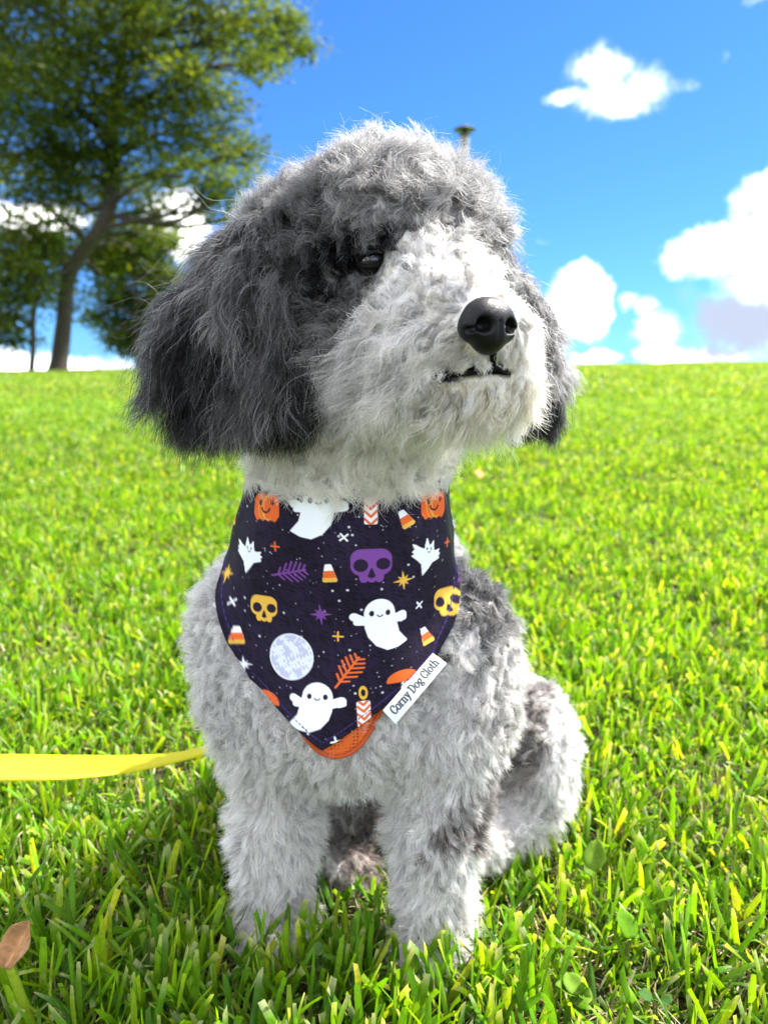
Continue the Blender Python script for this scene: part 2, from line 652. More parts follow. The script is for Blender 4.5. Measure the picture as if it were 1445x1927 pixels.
def smin(a, b, k):
    h = np.clip(0.5 + 0.5 * (b - a) / k, 0, 1)
    return b * (1 - h) + a * h - k * h * (1 - h)


def rotm(x=0, y=0, z=0):
    return np.array((Matrix.Rotation(math.radians(z), 3, 'Z') @ Matrix.Rotation(math.radians(y), 3, 'Y') @ Matrix.Rotation(math.radians(x), 3, 'X')))


def surface_net(f, lo, hi, h):
    lo = np.asarray(lo, float)
    ax = [np.arange(lo[i], hi[i] + h, h) for i in range(3)]
    nx, ny, nz = map(len, ax)
    val = np.empty((nx, ny, nz), np.float32)
    YY, ZZ = np.meshgrid(ax[1], ax[2], indexing='ij')
    for i in range(0, nx, 8):
        xs = ax[0][i:i + 8]
        p = np.stack([np.broadcast_to(xs[:, None, None], (len(xs), ny, nz)),
                      np.broadcast_to(YY, (len(xs), ny, nz)), np.broadcast_to(ZZ, (len(xs), ny, nz))], -1).reshape(-1, 3)
        val[i:i + 8] = f(p).reshape(len(xs), ny, nz)
    s = val < 0
    cnt = np.zeros((nx - 1, ny - 1, nz - 1), np.int8)
    for dx in (0, 1):
        for dy in (0, 1):
            for dz in (0, 1):
                cnt += s[dx:nx - 1 + dx, dy:ny - 1 + dy, dz:nz - 1 + dz]
    act = (cnt > 0) & (cnt < 8)
    I = np.argwhere(act)
    idx = -np.ones(act.shape, np.int64)
    idx[act] = np.arange(len(I))
    acc = np.zeros((len(I), 3))
    num = np.zeros(len(I))
    corners = [(a, b, c) for a in (0, 1) for b in (0, 1) for c in (0, 1)]
    for a in corners:
        for k in range(3):
            if a[k] == 0:
                b = list(a)
                b[k] = 1
                va = val[I[:, 0] + a[0], I[:, 1] + a[1], I[:, 2] + a[2]]
                vb = val[I[:, 0] + b[0], I[:, 1] + b[1], I[:, 2] + b[2]]
                m = (va < 0) != (vb < 0)
                t = np.where(m, va / np.where(m, va - vb, 1), 0)
                pos = np.array(a, float)[None] + np.zeros((len(I), 3))
                pos[:, k] += t
                acc[m] += pos[m]
                num[m] += 1
    V = lo + (I + acc / num[:, None]) * h
    Q = []
    for k in range(3):
        o1, o2 = [(1, 2), (2, 0), (0, 1)][k]
        sl_a = [slice(0, None)] * 3
        sa = s[tuple(slice(0, -1) if d == k else slice(None) for d in range(3))]
        sb = s[tuple(slice(1, None) if d == k else slice(None) for d in range(3))]
        E = np.argwhere(sa != sb)
        ok = (E[:, o1] > 0) & (E[:, o2] > 0) & (E[:, o1] < act.shape[o1]) & (E[:, o2] < act.shape[o2])
        E = E[ok]
        inside_first = sa[tuple(E.T)]
        e1 = np.zeros(3, int)
        e1[o1] = 1
        e2 = np.zeros(3, int)
        e2[o2] = 1
        g = lambda D: idx[tuple((E - D).T)]
        q = np.stack([g(e1 + e2), g(e2), g(0 * e1), g(e1)], 1)
        q[~inside_first] = q[~inside_first][:, ::-1]
        Q.append(q)
    Q = np.concatenate(Q)
    Q = Q[(Q >= 0).all(1)]
    return V, Q


def grad(f, p, e=0.0008):
    g = np.stack([f(p + np.eye(3)[i] * e) - f(p - np.eye(3)[i] * e) for i in range(3)], -1)
    return g / (np.linalg.norm(g, axis=1)[:, None] + 1e-12)


def hit(f, u, v, y0=0.3, y1=1.2, n=600):
    """first surface of f on the ray through a pixel"""
    Y = np.linspace(y0, y1, n)
    p = np.array([P(u, v, y) for y in Y])
    d = f(p)
    i = np.argmax(d < 0) if (d < 0).any() else int(np.argmin(d))
    return p[i]


# ------------------------------------------------------------------ the dog's body
# regions: 0 head, 1 ear, 2 muzzle, 3 neck, 4 body, 5 leg, 6 paw, 7 haunch
PR = []


def add(reg, f, k=0.02):
    PR.append((reg, f, k))


# torso and chest
add(4, ell(P(660, 1200, .715), (.108, .102, .100)), .03)
add(4, ell(P(648, 1030, .705), (.077, .080, .080)), .035)
add(4, cone(P(690, 1130, .76), (.006, .96, .150), .092, .098), .04)
add(4, ell((.004, .99, .125), (.100, .10, .108)), .04)
add(4, ell(P(650, 1330, .70), (.088, .085, .060)), .04)
add(4, ell(P(665, 1500, .84), (.075, .075, .070)), .03)
# neck
add(3, cone(P(652, 960, .69), P(668, 790, .675), .074, .072), .03)
# shoulders and upper arms
add(4, ell(P(478, 1230, .700), (.050, .060, .090), rotm(0, -6, 0)), .035)
add(4, ell(P(868, 1265, .690), (.046, .058, .085), rotm(0, 4, 0)), .03)
# fore legs
add(5, cone(P(510, 1350, .690), P(520, 1560, .690), .038, .031), .03)
add(5, cone(P(520, 1540, .690), P(520, 1730, .690), .031, .028), .02)
add(6, ell(P(518, 1765, .672) + np.array([0, -.006, .004]), (.033, .042, .020)), .018)
add(5, cone(P(832, 1370, .675), P(822, 1560, .665), .044, .033), .03)
add(5, cone(P(822, 1550, .665), P(812, 1745, .660), .033, .028), .02)
add(6, ell(P(808, 1800, .645) + np.array([0, -.004, .002]), (.034, .044, .020)), .018)
# hind legs folded at the sides
add(7, ell(P(995, 1410, .855), (.037, .085, .074), rotm(0, 8, 8)), .010)
add(7, ell(P(965, 1520, .82), (.038, .06, .030)), .025)
add(6, cone(P(930, 1560, .80), P(915, 1590, .75), .024, .021), .02)
add(7, ell((-.105, .87, .11), (.042, .085, .085), rotm(0, -8, -6)), .025)
add(6, cone((-.075, .80, .025), (-.045, .745, .022), .025, .023), .02)
add(6, cone(P(700, 1600, .80), P(668, 1640, .755), .024, .023), .015)
add(4, cone((.05, 1.06, .05), (.16, 1.10, .035), .03, .018), .03)
# skull
HC = P(718, 490, .645)
add(0, ell(HC, (.072, .080, .066)), .03)
add(0, ell(P(722, 425, .64), (.050, .064, .041)), .03)
add(0, ell(P(592, 500, .655), (.054, .055, .044), rotm(0, 25, 0)), .03)
add(0, ell(P(822, 480, .640), (.042, .06, .045)), .03)
add(0, ell(P(690, 640, .640), (.062, .060, .060)), .03)
# ears
add(1, ell(P(488, 550, .628), (.044, .030, .052), rotm(0, 28, 0)), .014)
add(1, ell(P(432, 650, .610), (.050, .024, .052), rotm(0, 12, 10)), .016)
add(1, ell(P(482, 705, .602), (.040, .022, .032)), .014)
add(1, ell(P(960, 600, .72), (.026, .042, .040), rotm(0, -25, 0)), .02)
add(1, ell(P(1002, 690, .715), (.020, .040, .052), rotm(0, -8, 0)), .012)
# muzzle
NOSE = P(922, 606, .508)
add(2, cone(P(815, 560, .575), P(905, 615, .536), .042, .026), .022)
add(2, ell(P(800, 655, .575), (.040, .038, .036), rotm(0, 0, 30)), .022)
add(2, ell(P(725, 675, .600), (.042, .038, .036)), .025)
add(2, ell(P(870, 712, .560), (.038, .030, .022), rotm(0, 0, 30)), .018)
add(2, ell(P(942, 665, .572), (.016, .026, .028)), .018)
add(2, cone(P(930, 660, .537), P(925, 700, .545), .014, .018), .012)
# brows
add(0, ell(P(745, 425, .585), (.040, .018, .018), rotm(0, 8, 25)), .018)


EYE = hit(lambda p: min_sdf(p), 697, 489) if False else None


def min_sdf(p):
    d = None
    for reg, f, k in PR:
        x = f(p)
        d = x if d is None else smin(d, x, k)
    return d


EYE = hit(min_sdf, 699, 490) + np.array([0.001, 0.0065, 0])
EYE2 = hit(min_sdf, 902, 482) + np.array([-0.004, 0.008, 0])
eye_f = ell(EYE, (.0125, .012, .0105))
eye_f2 = ell(EYE2, (.0115, .012, .0105))
MPIX = [(801, 716), (815, 709), (835, 705), (858, 704), (882, 702), (905, 697), (922, 692), (938, 694), (954, 702)]
MPTS = [hit(min_sdf, u, v, .42, .8, 900) for u, v in MPIX]
_mc = [cone(MPTS[i], MPTS[i + 1], .0020, .0020) for i in range(len(MPTS) - 1)]


def mouth_g(p):
    d = _mc[0](p)
    for c in _mc[1:]:
        d = np.minimum(d, c(p))
    return d




def dog_sdf(p):
    d = min_sdf(p)
    for e in (eye_f, eye_f2):
        x = -(e(p) + 0.001)
        d = -smin(-d, -x, 0.006)
    d = -smin(-d, mouth_g(p), 0.004)
    return d


def region_of(p):
    D = np.stack([f(p) for _, f, _ in PR], 1)
    regs = np.array([r for r, _, _ in PR])
    return regs[np.argmin(D, 1)]


WHITE = np.array([.90, .88, .855])
CREAM = np.array([.90, .87, .77])
SILVER = np.array([.51, .50, .49])
GREY = np.array([.195, .19, .187])
SLATE = np.array([.046, .045, .047])
BLACK = np.array([.004, .004, .005])
BROWN = np.array([.16, .125, .11])
LGREY = np.array([.68, .68, .68])
fld1 = SinField(.028, 7, 1, 11)
fld2 = SinField(.010, 7, 1, 12)
fld3 = SinField(.011, 8, 1, 13)

# patches of coat colour, and of shade painted into gaps: (region set or None, centre, radii, colour, strength)
PATCH = [
    # head
    ({0}, P(735, 280, .62), (.09, .09, .05), SILVER, .75),
    ({0}, P(860, 400, .60), (.05, .08, .05), SILVER, .8),
    ({0}, P(880, 330, .63), (.04, .06, .03), GREY, .5),
    ({0}, P(610, 400, .60), (.05, .05, .04), GREY, .6),
    ({0, 1}, P(560, 480, .60), (.05, .05, .05), SLATE, .6),
    ({0, 1, 2}, P(600, 600, .60), (.045, .05, .06), SLATE, .75),
    ({0, 2}, P(690, 492, .575), (.046, .046, .034), BLACK, 1.0),
    ({0, 2}, P(655, 525, .58), (.036, .03, .030), BLACK, .8),
    ({0, 2}, P(722, 462, .57), (.020, .03, .020), BLACK, 1.0),
    ({0, 2}, P(905, 478, .58), (.022, .03, .014), SLATE, .8),
    ({0}, P(960, 520, .62), (.03, .05, .05), SLATE, .7),
    # ears
    ({1}, P(360, 690, .60), (.038, .09, .068), BLACK, .9),
    ({1}, P(480, 790, .60), (.08, .08, .030), BLACK, .95),
    ({0, 1, 2}, P(588, 700, .60), (.018, .08, .065), BLACK, .9),  # groove between ear and cheek, its darkness put into the fur colour
    ({1}, P(1000, 770, .70), (.05, .07, .04), BLACK, .85),
    ({1}, P(1050, 640, .72), (.03, .06, .04), SILVER, .45),
    # muzzle
    ({2, 0}, P(815, 432, .58), (.055, .05, .032), SILVER * .75, 1.0),
    ({2, 0}, P(808, 530, .56), (.034, .045, .020), WHITE, 1.0),
    ({2, 0}, P(870, 525, .54), (.034, .045, .020), WHITE, 1.0),
    ({2}, P(850, 590, .53), (.018, .03, .016), SILVER, .5),
    ({2, 0}, P(690, 640, .58), (.03, .05, .045), SILVER, .6),
    ({2}, P(765, 630, .57), (.036, .045, .026), SILVER * 1.0, .7),
    ({2, 0}, P(670, 590, .58), (.022, .05, .024), SLATE, .6),
    ({2}, P(845, 650, .54), (.016, .03, .018), SILVER, .5),
    ({2}, P(650, 740, .59), (.03, .05, .04), LGREY, .5),
    ({2}, P(830, 700, .50), (.018, .02, .014), SLATE, .6),
    ({2}, P(890, 745, .54), (.045, .05, .022), np.array([.86, .81, .66]), .8),
    ({2}, P(760, 730, .56), (.045, .05, .030), np.array([.66, .65, .60]), .6),
    # body
    ({4, 7}, P(905, 1090, .72), (.05, .16, .055), SLATE, .9),
    ({4, 7}, P(930, 1260, .72), (.05, .10, .06), BROWN, .30),
    ({4, 5}, P(800, 1330, .60), (.05, .06, .05), LGREY, .35),
    ({4}, P(400, 1330, .66), (.06, .08, .08), LGREY, .5),
    ({5, 4}, P(890, 1540, .65), (.034, .05, .034), BROWN * .8, .95),
    ({5, 4}, P(905, 1450, .67), (.022, .05, .022), BROWN, .6),
    ({7, 4}, P(955, 1400, .79), (.036, .07, .060), BROWN * .6, .95),  # brown haunch fur, darkened to paint in the shaded gap beside the thigh
    ({7, 4}, P(1010, 1330, .83), (.03, .04, .03), BROWN, .6),
    ({4, 7, 6}, P(690, 1560, .76), (.05, .07, .045), BROWN * .8, .9),
    ({6, 7}, P(668, 1640, .755), (.035, .05, .03), BROWN * 1.6, .9),
    ({4}, P(690, 1480, .72), (.05, .05, .03), SLATE, .45),
]
BASE = {0: GREY * 1.5, 1: SLATE * .6 + GREY * .5, 2: np.array([.90, .865, .80]), 3: CREAM, 4: WHITE * .92, 5: WHITE * .94, 6: WHITE * .8, 7: WHITE * .93}


def coat(p, reg, lips=False):
    j = p + 0.010 * fld1(p) + 0.006 * fld2(p)
    c = np.array([BASE[i] for i in range(8)])[reg].astype(float)
    # flecked silver through the head and body
    fl = sstep(fld2(p)[:, 0] + fld1(p)[:, 0] * 0.8, 0.1, 1.2)
    head = np.isin(reg, (0, 1))
    c = np.where(head[:, None], c * (1 - .40 * fl[:, None]) + SILVER * .40 * fl[:, None], c)
    body = np.isin(reg, (4, 7, 5))
    c = np.where(body[:, None], c * (1 - .34 * fl[:, None]) + SILVER * .9 * .34 * fl[:, None], c)
    st_ = sstep(fld3(p * np.array([1, 1, .16]))[:, 0], -.1, 1.2)
    ear_ = reg == 1
    c = np.where(ear_[:, None], (c * .35 + .65 * (SILVER * .75 * st_[:, None] + SLATE * .35 * (1 - st_[:, None]))), c)
    for regs, cen, rad, colr, st in PATCH:
        d = np.sqrt((((j - cen) / np.array(rad)) ** 2).sum(1))
        w = st * sstep(-d, -1.15, -.55) * np.isin(reg, list(regs))
        c = c * (1 - w[:, None]) + colr * w[:, None]
    if not lips:
        return c
    w = sstep(-mouth_g(p), -.0042, -.0024) * (reg == 2)
    return c * (1 - w[:, None]) + BLACK * w[:, None]


# ------------------------------------------------------------------ bandana: a sheet wrapped round the neck and lying on the chest
AX, AY = -0.034, 0.712
chest_prims = [(f, .03 if i < 7 else .012) for i, (r, f, k) in enumerate(PR[:9]) if i != 5]


def chest_sdf(p):
    d = None
    for f, k in chest_prims:
        x = f(p)
        d = x if d is None else smin(d, x, min(.05, k * 1.6))
    return d


def cloth_radius(th, z, off):
    lo = np.zeros_like(th)
    hi = np.full_like(th, .30)
    for _ in range(22):
        mid = (lo + hi) / 2
        p = np.stack([AX + mid * np.sin(th), AY - mid * np.cos(th), z], -1)
        ins = chest_sdf(p.reshape(-1, 3)).reshape(th.shape) < off
        lo = np.where(ins, mid, lo)
        hi = np.where(ins, hi, mid)
    return lo


def zpix(v, Y=.585):
    b = (963.5 - np.asarray(v, float)) / FPX
    return CAM_Z + (-SP + b * CP) / (CP + b * SP) * Y


def blur2(a, n, axis):
    for _ in range(n):
        a = np.concatenate([np.take(a, [0], axis), a, np.take(a, [-1], axis)], axis)
        sl_ = lambda s, e: tuple(slice(s, e) if i == axis else slice(None) for i in range(a.ndim))
        a = .25 * a[sl_(0, -2)] + .5 * a[sl_(1, -1)] + .25 * a[sl_(2, None)]
    return a


TOP_A = np.radians([0, 20, 40, 60, 80, 110, 150])
TOP_V = np.array([926, 924, 914, 894, 874, 858, 850])


def cloth_limits(th):
    zb = np.interp(th, HEM_TH, HEM_Z)
    zt = zpix(np.interp(np.abs(th), TOP_A, TOP_V))
    return zt, zb


# radius map over (theta, z), smoothed so that the cloth hangs instead of clinging
TH_N, Z_N = 141, 121
th_ax = np.radians(np.linspace(-152, 152, TH_N))
z_ax = np.linspace(zpix(840), zpix(1450), Z_N)        # downwards
TT, ZZg = np.meshgrid(th_ax, z_ax, indexing='ij')
RR = cloth_radius(TT, ZZg, .0085)
for j in range(1, Z_N):
    dz = abs(z_ax[1] - z_ax[0])
    RR[:, j] = np.maximum(RR[:, j], RR[:, j - 1] - .45 * dz)
_lim = np.interp(-ZZg, [-zpix(900), -zpix(950), -zpix(1000), -zpix(1110), -zpix(1200)], [.089, .094, .0985, .101, .135])
RR = np.minimum(RR, _lim / np.maximum(np.abs(np.sin(TT)), .3))
RR = blur2(blur2(RR, 6, 0), 8, 1)
RR += .0011 * np.sin(TT * 7 + ZZg * 40) * sstep(-ZZg, -zpix(930), -zpix(1100)) + + .0030 * np.sin(TT * 4.2 + 1.0 - ZZg * 22) + .0026 * np.exp(-((TT - .9 + (ZZg - zpix(1000)) * 4) / .12) ** 2) + .0026 * np.exp(-((TT + 1.0 - (ZZg - zpix(1000)) * 5) / .10) ** 2)


def radius_at(th, z):
    fi = np.clip((th - th_ax[0]) / (th_ax[1] - th_ax[0]), 0, TH_N - 1.001)
    fj = np.clip((z - z_ax[0]) / (z_ax[1] - z_ax[0]), 0, Z_N - 1.001)
    i = fi.astype(int)
    j = fj.astype(int)
    a = fi - i
    b = fj - j
    return (RR[i, j] * (1 - a) * (1 - b) + RR[i + 1, j] * a * (1 - b) + RR[i, j + 1] * (1 - a) * b + RR[i + 1, j + 1] * a * b)


def cloth_point(th, z, off=0.0):
    r = radius_at(th, z) + off
    return np.stack([AX + r * np.sin(th), AY - r * np.cos(th), z], -1)


# a coarse table from pixel to (theta, z) on the cloth, to place the printed motifs
_t, _z = np.meshgrid(np.radians(np.linspace(-89, 89, 260)), np.linspace(zpix(880), zpix(1430), 260), indexing='ij')
_pt = cloth_point(_t.ravel(), _z.ravel())
_u, _v = project(_pt)


def cloth_uv(u, v):
    d = (_u - u) ** 2 + (_v - v) ** 2
    nrm = np.abs(_t.ravel())
    i = int(np.argmin(d + nrm * 2))
    return _t.ravel()[i], _z.ravel()[i]


# the hem: from behind the neck down to the tip and up again
_hl = [(606, 1412), (540, 1352), (470, 1277), (431, 1212), (413, 1165)]
_hr = [(700, 1347), (820, 1238), (851, 1180), (864, 1130)]
_L = [cloth_uv(*q) for q in _hl]
_R = [cloth_uv(*q) for q in _hr]
_tl = min(_L[-1][0] - .12, -1.2)
_tr = max(_R[-1][0] + .12, 1.2)
_back = [(0.0, 1085), (.22, 1030), (.45, 985), (.75, 950), (1.1, 925), (1.6, 905)]
HEM_TH = np.array([_tl - a for a, _ in _back][::-1] + [q[0] for q in _L][::-1] + [q[0] for q in _R] + [_tr + a for a, _ in _back])
HEM_Z = np.array([float(zpix(v)) for _, v in _back][::-1] + [q[1] for q in _L][::-1] + [q[1] for q in _R] + [float(zpix(v)) for _, v in _back])
print('HEM', np.degrees(HEM_TH).round(1), HEM_Z.round(3))

MPP = .575 / FPX          # metres on the cloth per pixel of the photograph


class Print:
    """paints flat motifs on a set of points given in metres"""
    def __init__(s, x, y, base):
        s.x, s.y = x, y
        s.c = base
        s.aa = .0003

    def local(s, cx, cy_, rot=0, sc=1.0, sx=1.0):
        k = MPP * sc
        dx, dy = (s.x - cx) / k, (s.y - cy_) / k
        c, n = math.cos(rot), math.sin(rot)
        return (dx * c + dy * n) / sx, (-dx * n + dy * c)

    def put(s, d, col, alpha=1.0):
        """d: signed distance in pixels"""
        w = np.clip(.5 - d / 1.0, 0, 1) * alpha
        s.c += (np.asarray(col) - s.c) * w[..., None]


def d_ell(x, y, cx, cy_, rx, ry):
    q = np.sqrt(((x - cx) / rx) ** 2 + ((y - cy_) / ry) ** 2)
    return (q - 1) * min(rx, ry)


def d_seg(x, y, x0, y0, x1, y1, r, r1=None):
    dx, dy = x1 - x0, y1 - y0
    t = np.clip(((x - x0) * dx + (y - y0) * dy) / (dx * dx + dy * dy + 1e-9), 0, 1)
    rr = r if r1 is None else r + (r1 - r) * t
    return np.hypot(x - x0 - t * dx, y - y0 - t * dy) - rr


def d_box(x, y, cx, cy_, hx, hy, r=0):
    qx, qy = np.abs(x - cx) - hx + r, np.abs(y - cy_) - hy + r
    return np.hypot(np.maximum(qx, 0), np.maximum(qy, 0)) + np.minimum(np.maximum(qx, qy), 0) - r


def d_poly(x, y, pts):
    pts = np.asarray(pts, float)
    d = np.full(x.shape, 1e9)
    ins = np.zeros(x.shape, bool)
    for i in range(len(pts)):
        a, b = pts[i], pts[(i + 1) % len(pts)]
        d = np.minimum(d, d_seg(x, y, a[0], a[1], b[0], b[1], 0))
        c = ((a[1] > y) != (b[1] > y)) & (x < (b[0] - a[0]) * (y - a[1]) / (b[1] - a[1] + 1e-12) + a[0])
        ins ^= c
    return np.where(ins, -d, d)


def arc_pts(cx, cy_, rx, ry, a0, a1, n=12):
    t = np.radians(np.linspace(a0, a1, n))
    return np.stack([cx + rx * np.cos(t), cy_ + ry * np.sin(t)], 1)


def d_line(x, y, pts, r):
    d = np.full(x.shape, 1e9)
    for a, b in zip(pts[:-1], pts[1:]):
        d = np.minimum(d, d_seg(x, y, a[0], a[1], b[0], b[1], r))
    return d


C_GHOST = (.80, .84, .86)
C_OR = (.72, .13, .025)
C_YE = (.72, .43, .06)
C_PU = (.17, .055, .27)
C_DK = (.018, .010, .030)
C_WH = (.80, .82, .84)


def face(pr, x, y, s=1.0, col=C_DK):
    pr.put(np.minimum(d_ell(x, y, -15 * s, 3 * s, 4.6 * s, 6 * s), d_ell(x, y, 15 * s, 3 * s, 4.6 * s, 6 * s)), col)
    pr.put(d_line(x, y, arc_pts(0, 1 * s, 5 * s, 5 * s, 200, 340), 1.3 * s), col)


def ghost(pr, cx, cy_, rot=0, sc=1.0, sx=1.0, tail=1):
    x, y = pr.local(cx, cy_, rot, sc, sx)
    xt = x * tail
    body = d_poly(xt, y, [(-26, -8), (-27, 20), (-20, 40), (-8, 48), (8, 48), (20, 40), (27, 22), (30, 4), (36, -22), (52, -42), (34, -52), (14, -56), (-6, -46), (-20, -28)])
    d = np.minimum(body, d_ell(x, y, 0, 20, 27, 29))
    d = np.minimum(d, d_seg(x, y, 26, 6, 44, 12, 8))
    d = np.minimum(d, d_seg(x, y, -26, 4, -46, 14, 7))
    d = np.minimum(d, d_seg(x, y, 40, 4, 48, 6, 4))
    d = np.minimum(d, d_seg(x, y, -34, 2, -42, 2, 4))
    pr.put(d - 1.5, C_GHOST)
    face(pr, x, y - 18)


def skull(pr, cx, cy_, col, sc=1.0, sx=1.0, rot=0):
    x, y = pr.local(cx, cy_, rot, sc, sx)
    d = d_box(x, y, 0, 6, 37, 27, 20)
    d = np.minimum(d, d_box(x, y, 0, -20, 22, 12, 6))
    for k in (-14, 0, 14):
        d = np.minimum(d, d_box(x, y, k, -29, 6, 6, 4))
    pr.put(d, col)
    pr.put(np.minimum(d_ell(x, y, -19, 0, 13, 13), d_ell(x, y, 21, 2, 13, 12)), C_DK)
    pr.put(d_poly(x, y, [(-5, -22), (0, -8), (5, -22), (0, -25)]) - 2, C_DK)


def pumpkin(pr, cx, cy_, sx=1.0):
    x, y = pr.local(cx, cy_, 0, 1, sx)
    d = d_box(x, y, 0, 0, 32, 26, 14)
    for k in (-21, -7, 7, 21):
        d = np.minimum(d, d_ell(x, y, k, -4, 9, 25))
    pr.put(d, C_OR)
    for k in (-17, -4, 9, 21):
        pr.put(d_line(x, y, arc_pts(k * .3, -2, abs(k) * .75 + 1, 24, 250 if k < 0 else 290, 110 if k < 0 else 70), .8), C_YE)
    pr.put(np.minimum(d_ell(x, y, -14, 8, 3.6, 6), d_ell(x, y, 16, 10, 3.6, 6)), C_DK)
    pr.put(d_line(x, y, arc_pts(0, 0, 10, 11, 195, 345), 2), C_DK)


def candy(pr, cx, cy_, rot=0, sc=1.0, sx=1.0):
    x, y = pr.local(cx, cy_, rot, sc, sx)
    d = d_poly(x, y, [(-10, -15), (10, -15), (3, 15), (-3, 15)]) - 3.5
    pr.put(d, C_WH)
    pr.put(np.maximum(d, y - 5), C_OR)
    pr.put(np.maximum(d, y + 10), C_YE)


def bat(pr, cx, cy_, sc=1.0, sx=1.0, rot=0):
    x, y = pr.local(cx, cy_, rot, sc, sx)
    d = d_poly(x, y, [(-33, 29), (-28, 19), (-34, 14), (-28, 9), (-35, 6), (-23, -4), (-13, -14), (-9, -38), (4, -25), (14, -13), (33, -8), (31, -2), (36, 1), (30, 5), (34, 11), (23, 9),
                      (17, 11), (16, 31), (11, 25), (7, 23), (4, 24), (-1, 38), (-5, 25), (-7, 16), (-20, 22), (-27, 27)])
    pr.put(d - 1.2, C_GHOST)
    pr.put(np.minimum(d_ell(x, y, -1, 17, 1.9, 3.0), d_ell(x, y, 9, 16, 1.9, 3.0)), C_DK)
    pr.put(d_line(x, y, arc_pts(4, 11.5, 3, 3, 190, 350, 6), .9), C_DK)


def star(pr, cx, cy_, col, r=20, n=8, sx=1.0, rot=0.1):
    x, y = pr.local(cx, cy_, rot, 1, sx)
    d = np.full(x.shape, 1e9)
    for k in range(n):
        a = 2 * PI * k / n
        rr = r * (1 if k % 2 == 0 else .7)
        d = np.minimum(d, d_seg(x, y, 0, 0, rr * math.cos(a), rr * math.sin(a), r * .20, .3))
    pr.put(d, col)


def cross(pr, cx, cy_, col, r=10, rot=0.0, sx=1.0):
    x, y = pr.local(cx, cy_, rot, 1, sx)
    pr.put(np.minimum(d_seg(x, y, -r, 0, r, 0, 1.7), d_seg(x, y, 0, -r, 0, r, 1.7)), col)


def fern(pr, cx, cy_, col, rot, sx=1.0, sc=1.0):
    x, y = pr.local(cx, cy_, rot, sc, sx)
    d = d_seg(x, y, -40, 0, 34, 0, 2.1)
    for k in range(6):
        s = -26 + k * 11
        ln = [13, 19, 21, 19, 15, 10][k]
        d = np.minimum(d, d_seg(x, y, s, 0, s + ln * .75, ln, 1.9))
        d = np.minimum(d, d_seg(x, y, s, 0, s + ln * .75, -ln, 1.9))
    pr.put(d, col)


def candle(pr, cx, cy_, rot=0, flame=True):
    x, y = pr.local(cx, cy_, rot)
    d = d_box(x, y, 0, 0, 12, 27, 4)
    pr.put(d, C_WH)
    for k in (-24, -8, 8, 22):
        ch = np.minimum(d_seg(x, y, -11, k + 8, 0, k - 4, 2.6), d_seg(x, y, 11, k + 8, 0, k - 4, 2.6))
        pr.put(np.maximum(d, ch), C_OR)
    if flame:
        pr.put(np.abs(d_ell(x, y, 1, 44, 6, 11)) - 1.8, C_YE)


